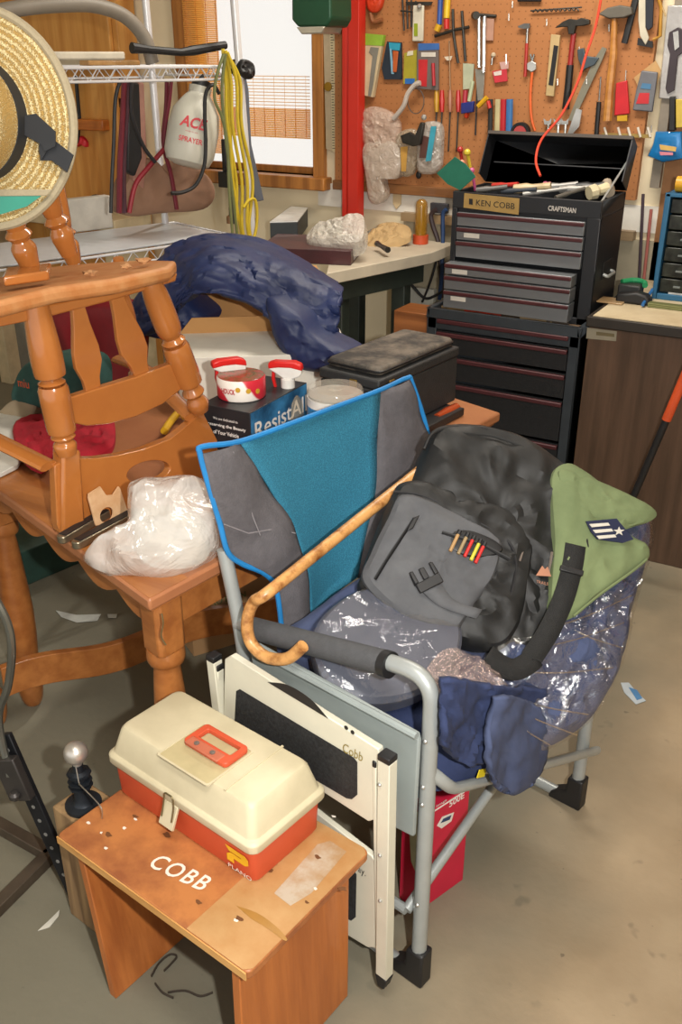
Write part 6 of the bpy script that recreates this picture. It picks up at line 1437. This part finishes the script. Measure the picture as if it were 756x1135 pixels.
rod([(574,0),(600,0)],.006,blk,'black_bar',TW('black_straightedge','black bar at the very top of the pegboard centre','bar',587,0))
for i,(x,y) in enumerate(((568,4),(606,24),(642,55),(618,90),(564,18),(650,88),(675,30),(722,142))):
    tag(rod([(x,y-3),(x,y+5)],.0022,brt,'peg_hook'),'small bare steel peg hook on the pegboard','hook','bare peg hooks') 
# ---- plastic bags and hanging hoses at the left of the pegboard
h=TW('pink_bag','clear pinkish plastic bag hanging beside the red post','plastic bag',425,150)
B().pillow([W(x,y,.03) for x,y in ((399,128),(412,118),(432,124),(443,138),(440,165),(442,195),(420,197),(405,194),(404,165),(400,145))],(0,.02,0),.022,0,3,9,.011,20,3).obj('film',plastic('pink_film','dcc0ac',.55,bump=1,bscale=40),h)
h=TW('white_bag','white plastic bag with pale contents hanging below the pegboard edge','plastic bag',415,200)
B().pillow([W(x,y,.05) for x,y in ((404,160),(440,160),(442,196),(425,198),(428,215),(420,226),(410,222),(406,200))],(0,.045,0),.014,0,3,8,.008,18,6).obj('film',plastic('tan_film','d6c6b6',.6,bump=.8,bscale=30),h)
h=TW('parts_bag','clear bag of small yellow and grey parts in the middle of the bags','plastic bag',450,170)
B().pillow([W(x,y,.03) for x,y in ((440,150),(458,143),(464,160),(458,192),(444,194),(440,175))],(0,.02,0),.02,0,3,7,.008,22,8).obj('film',plastic('yellowish_film','c4b49a',.5,bump=1,bscale=40),h)
flat([(444,163),(452,162),(450,190),(445,190)],.055,.001,col('c99a4a'),'yellow_part',h)
h=TW('clamp_bag','clear bag holding dark and turquoise parts right of the yellow parts bag','plastic bag',475,160)
B().pillow([W(x,y,.03) for x,y in ((465,140),(488,137),(490,165),(486,190),(466,192),(462,178))],(0,.02,0),.02,0,3,7,.008,22,9).obj('film',plastic('clear_bag_film','cfc6bc',.6,bump=1,bscale=40),h)
flat([(478,140),(484,140),(478,178),(472,179)],.058,.003,col('3fa0b8'),'turquoise_part',h); flat([(468,150),(476,152),(474,175),(465,175)],.056,.003,col('5a3a34'),'brown_part',h)
h=TW('spray_gun','small dark and silver spray gun hanging among the plastic bags','spray gun',455,155)
flat([(446,150),(456,146),(462,150),(468,135),(472,136),(468,160),(460,162),(448,158)],.06,.02,dst,'body',h,.003); B().ball(W(470,130,.07),.012,n=10).obj('knob',brt,h)
h=TW('white_hose','pale bent hose curving above the hanging plastic bags','hose',445,110)
rod([(436,132),(447,118),(452,104),(460,94),(466,92)],.010,M('translucent_hose','c2b8ae',.35),'tube',h,o=.05,sm=True)
h=TW('wire_ring','large thin steel wire loop above the spray gun','wire loop',462,110)
B().tube([W(461+9*math.cos(a),112+14*math.sin(a),.03) for a in [2*PI*i/24 for i in range(24)]],.002,6,closed=True).obj('loop',stl,h)
h=TW('red_marking_tag','dark stick with a red sleeve hanging against the red post','stick',402,150)
rod([(402,115),(402,140)],.006,stl,'steel_stem',h,o=.03); rod([(402,140),(401,180)],.007,col('6a2a26'),'sleeve',h,o=.03)
tag(B().prism([W(x,y,.02) for x,y in ((398,70),(402,72),(401,95),(397,98))],(0,-.01,0)).obj('orange_clip',col('e0661f')),'orange clip on the right side of the red post','clip')
tag(B().ball(W(464,194,.012),.013,(1,.6,1.2),10).obj('black_clip',blk),'small black clip on the lower pegboard edge','clip')
h=TW('flap_cloth','pale cream cloth strip hanging below the pegboard rail','cloth',435,215)
flat([(436,204),(446,203),(445,226),(440,232),(436,226)],-.02,.006,col('dbc39a'),'strip',h,.002)
# ---- between window and post: yardstick, green lantern box
h=T('yard_stick','long cream yardstick hanging on the wall between window and red post','yardstick',yy(370,100,WY-.02))
B().prism([yy(x,y,WY-.02) for x,y in ((366,28),(375,28),(377,168),(369,168))],(0,-.006,0)).obj('stick',M('rule_cream','d3c5a0',.6),h,bevel=.001)
b=B()
for i in range(45):
    y=32+i*3; b.prism([yy(366.3+i*.05,y,WY-.0265),yy(366.3+(4 if i%4==0 else 2.4)+i*.05,y,WY-.0265),yy(366.3+(4 if i%4==0 else 2.4)+i*.05,y+.7,WY-.0265),yy(366.3+i*.05,y+.7,WY-.0265)],(0,-.0004,0))
o=b.obj('tick_marks',blk,h); o['kind']='stuff'
tag(B().prism([yy(x,y,WY-.02) for x,y in ((359,38),(366,38),(369,168),(362,165))],(0,-.004,0)).obj('narrow_lath',M('pale_slat','bfae90',.6)),'narrow pale slat hanging left of the yardstick','slat')
tag(B().lathe([(0,0),(.018,0),(.018,.006),(0,.008)],axisframe(yy(364,96,WY-.026),V((0,-1,0))),18).obj('brass_disc',M('brass_disc','a8822c',.4,.6)),'small round brass disc hanging between window and yardstick','disc')
h=T('green_lantern','green metal lantern box hanging at the top before the window','lantern',yy(345,30,3.4))
B().tube([yy(345,-18,3.4)+V((0,.08,-.01)),V((yy(345,-18,3.4).x,3.48,2.69))],.004,6).obj('hanging_wire',dst,h)
B().prism([yy(x,y,3.4) for x,y in ((323,-20),(366,-20),(367,20),(362,30),(330,30),(323,22))],(0,.16,0)).obj('housing',M('lantern_green','1f4a33',.4,.2,.1),h,bevel=.008)
B().prism([yy(x,y,3.4) for x,y in ((328,30),(360,29),(356,37),(334,38))],(0,.14,0)).obj('glass_base',M('lantern_glass','b8b2a2',.2,.3),h,bevel=.004)
h=T('steel_hinge_bar','dark slotted bar and red clip hanging just left of the red post','bar',yy(374,10,WY-.06))
B().prism([yy(x,y,WY-.04) for x,y in ((370,-10),(379,-10),(378,38),(372,38))],(0,-.01,0)).obj('bar',M('bar_grey','7d7468',.5,.3),h); B().prism([yy(x,y,WY-.055) for x,y in ((369,20),(377,20),(377,25),(369,25))],(0,-.006,0)).obj('red_tab',col('c8281f'),h)
# upper right shelf clutter
p=yy(745,128,WY-.10)
tag(B().prism([yy(x,y,WY-.1) for x,y in ((742,107),(748,107),(748,145),(741,145))],(0,.03,0)).obj('black_can',blk,bevel=.003),'black slim can on the right wall above the blue pouch','can')
tag(B().prism([yy(x,y,WY-.1) for x,y in ((749,110),(775,110),(775,140),(749,142))],(0,.03,0)).obj('yellow_bag',col('cdb24a'),bevel=.003),'yellow and white packet at the right frame edge above the pouch','packet')
# ---------------------------------------------------------------- right foreground: long handled tool, left: stand
a=yy(760,415,3.0); c2=yy(702,552,3.0); d=(c2-a)
h=T('push_pole','black pole with an orange upper grip leaning against the walnut cabinet','pole',V((c2.x,3.0,c2.z)))
m_=a+d*.33
# pole continues to the floor and up to the cabinet
f0=c2+d.normalized()*((c2.z-.0)/abs(d.normalized().z))
B().tube([V((m_.x,m_.y,m_.z)),V((f0.x,f0.y,.012))],.012,12).obj('pole',blk,h)
t0=m_-d*1.0
B().tube([m_+d*.02,m_-d*.15,t0],.015,12).obj('grip',M('orange_grip','d9562a',.5),h)
# small cap lying by the cabinet foot and floor litter
for i,(px,py,pts,c,l) in enumerate(((700,768,((688,757),(697,757),(706,768),(716,777),(705,781),(692,768)),'b9c4cc','scrap of blue and white paper on the floor at the right'),(84,684,((62,677),(85,682),(112,681),(108,688),(85,690),(68,684)),'c9ccc6','large white curved scrap on the floor under the table'),(125,683,((119,681),(130,681),(129,685),(120,685)),'c9ccc6','tiny white scrap right of the large curved scrap'),(54,1021,((42,1032),(55,1020),(66,1009),(65,1016),(55,1028)),'cfccc0','white feather shaped scrap on the floor left of the stool'),(80,888,((68,880),(74,884),(82,888)),'9a9484','dull scrap on floor by the timber block'))):
    if len(pts)<4: continue
    tag(B().prism([hz(x,y,.0015) for x,y in pts],(0,0,.0015)).obj('paper_scrap',M('scrap'+str(i),c,.7)),l,'scrap','paper scraps on the floor')
p=hz(703,770,.0035); tag(B().prism([hz(x,y,.0035) for x,y in ((697,762),(706,765),(712,774),(706,776))],(0,0,.001)).obj('tape_scrap',M('scrap_blue','4f86b8',.5)),'blue piece of tape on the paper scrap at the right','tape')
tag(B().ball(hz(737,607,.012),.02,(1.6,1,.5),8,nz=.5).obj('red_rag',M('rag_red','b0343a',.8)),'small red rag on the floor beside the walnut cabinet','rag')
tag(B().tube(crom([hz(x,y,.004) for x,y in ((725,620),(735,623),(742,620),(750,625))],4),.004,6).obj('twig',M('twig_brown','6b4630',.8)),'thin brown twig on the floor before the walnut cabinet','twig')
# dark slotted stand at the lower left
bm_=M('black_iron','25262a',.5,.5,.2,20); 
SDm=T('slotted_stand','black slotted steel stand with a bent rod at the left frame edge','stand',hz(85,1000))
z1=.62
a=hz(84,998,.01); t=pl(2,815,V((a.x-.1,a.y,0)),V((.2,-1,0)).normalized())
d=(t-a).normalized(); s=d.cross(V((.2,-1,0)).normalized()).normalized()
b=B(); b.prism([a+s*.018,a-s*.018,t-s*.018,t+s*.018],V((.2,-1,0)).normalized()*-.012); b.obj('slotted_bar',bm_,SDm,bevel=.002)
for k in range(1,12):
    q=a.lerp(t,k/12)+V((.2,-1,0)).normalized()*.001; B().lathe([(0,0),(.0045,0),(.0045,.001),(0,.001)],axisframe(q,V((.2,-1,0))),10).obj('bolt_hole',M('hole_grey','9a9a98',.4,.5),SDm)
q=a.lerp(t,.78)+V((.2,-1,0)).normalized()*.006
B().box((-.028,-.05,0),(.028,.05,.02),frame(q,s,d)).obj('clamp_plate',M('iron_plate','4c4846',.45,.6),SDm,bevel=.003)
B().ball(q+V((.2,-1,0)).normalized()*.026-d*.03,.012,n=10).obj('bolt_head',MC['iron_plate'],SDm)
B().tube(crom([a.lerp(t,.8)+V((0,-.02,0)),t+ZZ*.04,pl(9,760,t,V((.2,-1,0)))+ZZ*0,pl(13,720,t,V((.2,-1,0))),pl(8,690,t,V((.2,-1,0))),pl(-6,662,t,V((.2,-1,0)))],6),.008,8).obj('bent_rod',M('rod_steel','77776f',.35,.7),SDm)
FB=T('angle_iron','brown steel angle frame lying on the floor at the lower left','frame',hz(20,960))
fm=M('brown_angle_iron','5b4f42',.6,.4,.2)
c0=hz(55,950,.0); 
for nm,(p,q) in (('rail',((-60,880),(56,945))),('rail',((56,945),(-40,1040)))):
    P=hz(*p,.02); Q=hz(*q,.02); dd=(Q-P).normalized(); F=frame(V((P.x,P.y,.0005)),dd,ZZ.cross(dd),ZZ)
    B().box((0,-.014,0),((Q-P).length,.014,.028),F).obj(nm,fm,FB,bevel=.002)
for i,(pts,c,r,l) in enumerate((([(713,215),(711,260),(708,320)],'4a3a44',.006,'dark cable hanging between the tool chest and the blue organiser'),([(722,232),(718,270),(712,325)],'b86a60',.006,'pink cable hanging beside the blue organiser frame'))):
    tag(B().tube(crom([yy(x,y,WY-.04) for x,y in pts],5),r,8).obj('wall_cable',M('rcable'+str(i),c,.5)),l,'cable')
for i,(pts,l) in enumerate((([(168,1082),(176,1068),(188,1058),(196,1060),(190,1068),(182,1076)],'curled dark dry leaf on the floor between the stool panels'),([(186,1100),(205,1098),(222,1104),(236,1100)],'dark twig lying nearest the right stool panel'),([(172,1090),(180,1100),(192,1106)],'short dark twig between the curled leaf and the long twig'))):
    tag(B().tube(crom([hz(x,y,.004) for x,y in pts],5),.0035,6,flat=.5).obj('floor_twig',M('dry_leaf_dark','3a3026',.9)),l,'twig')
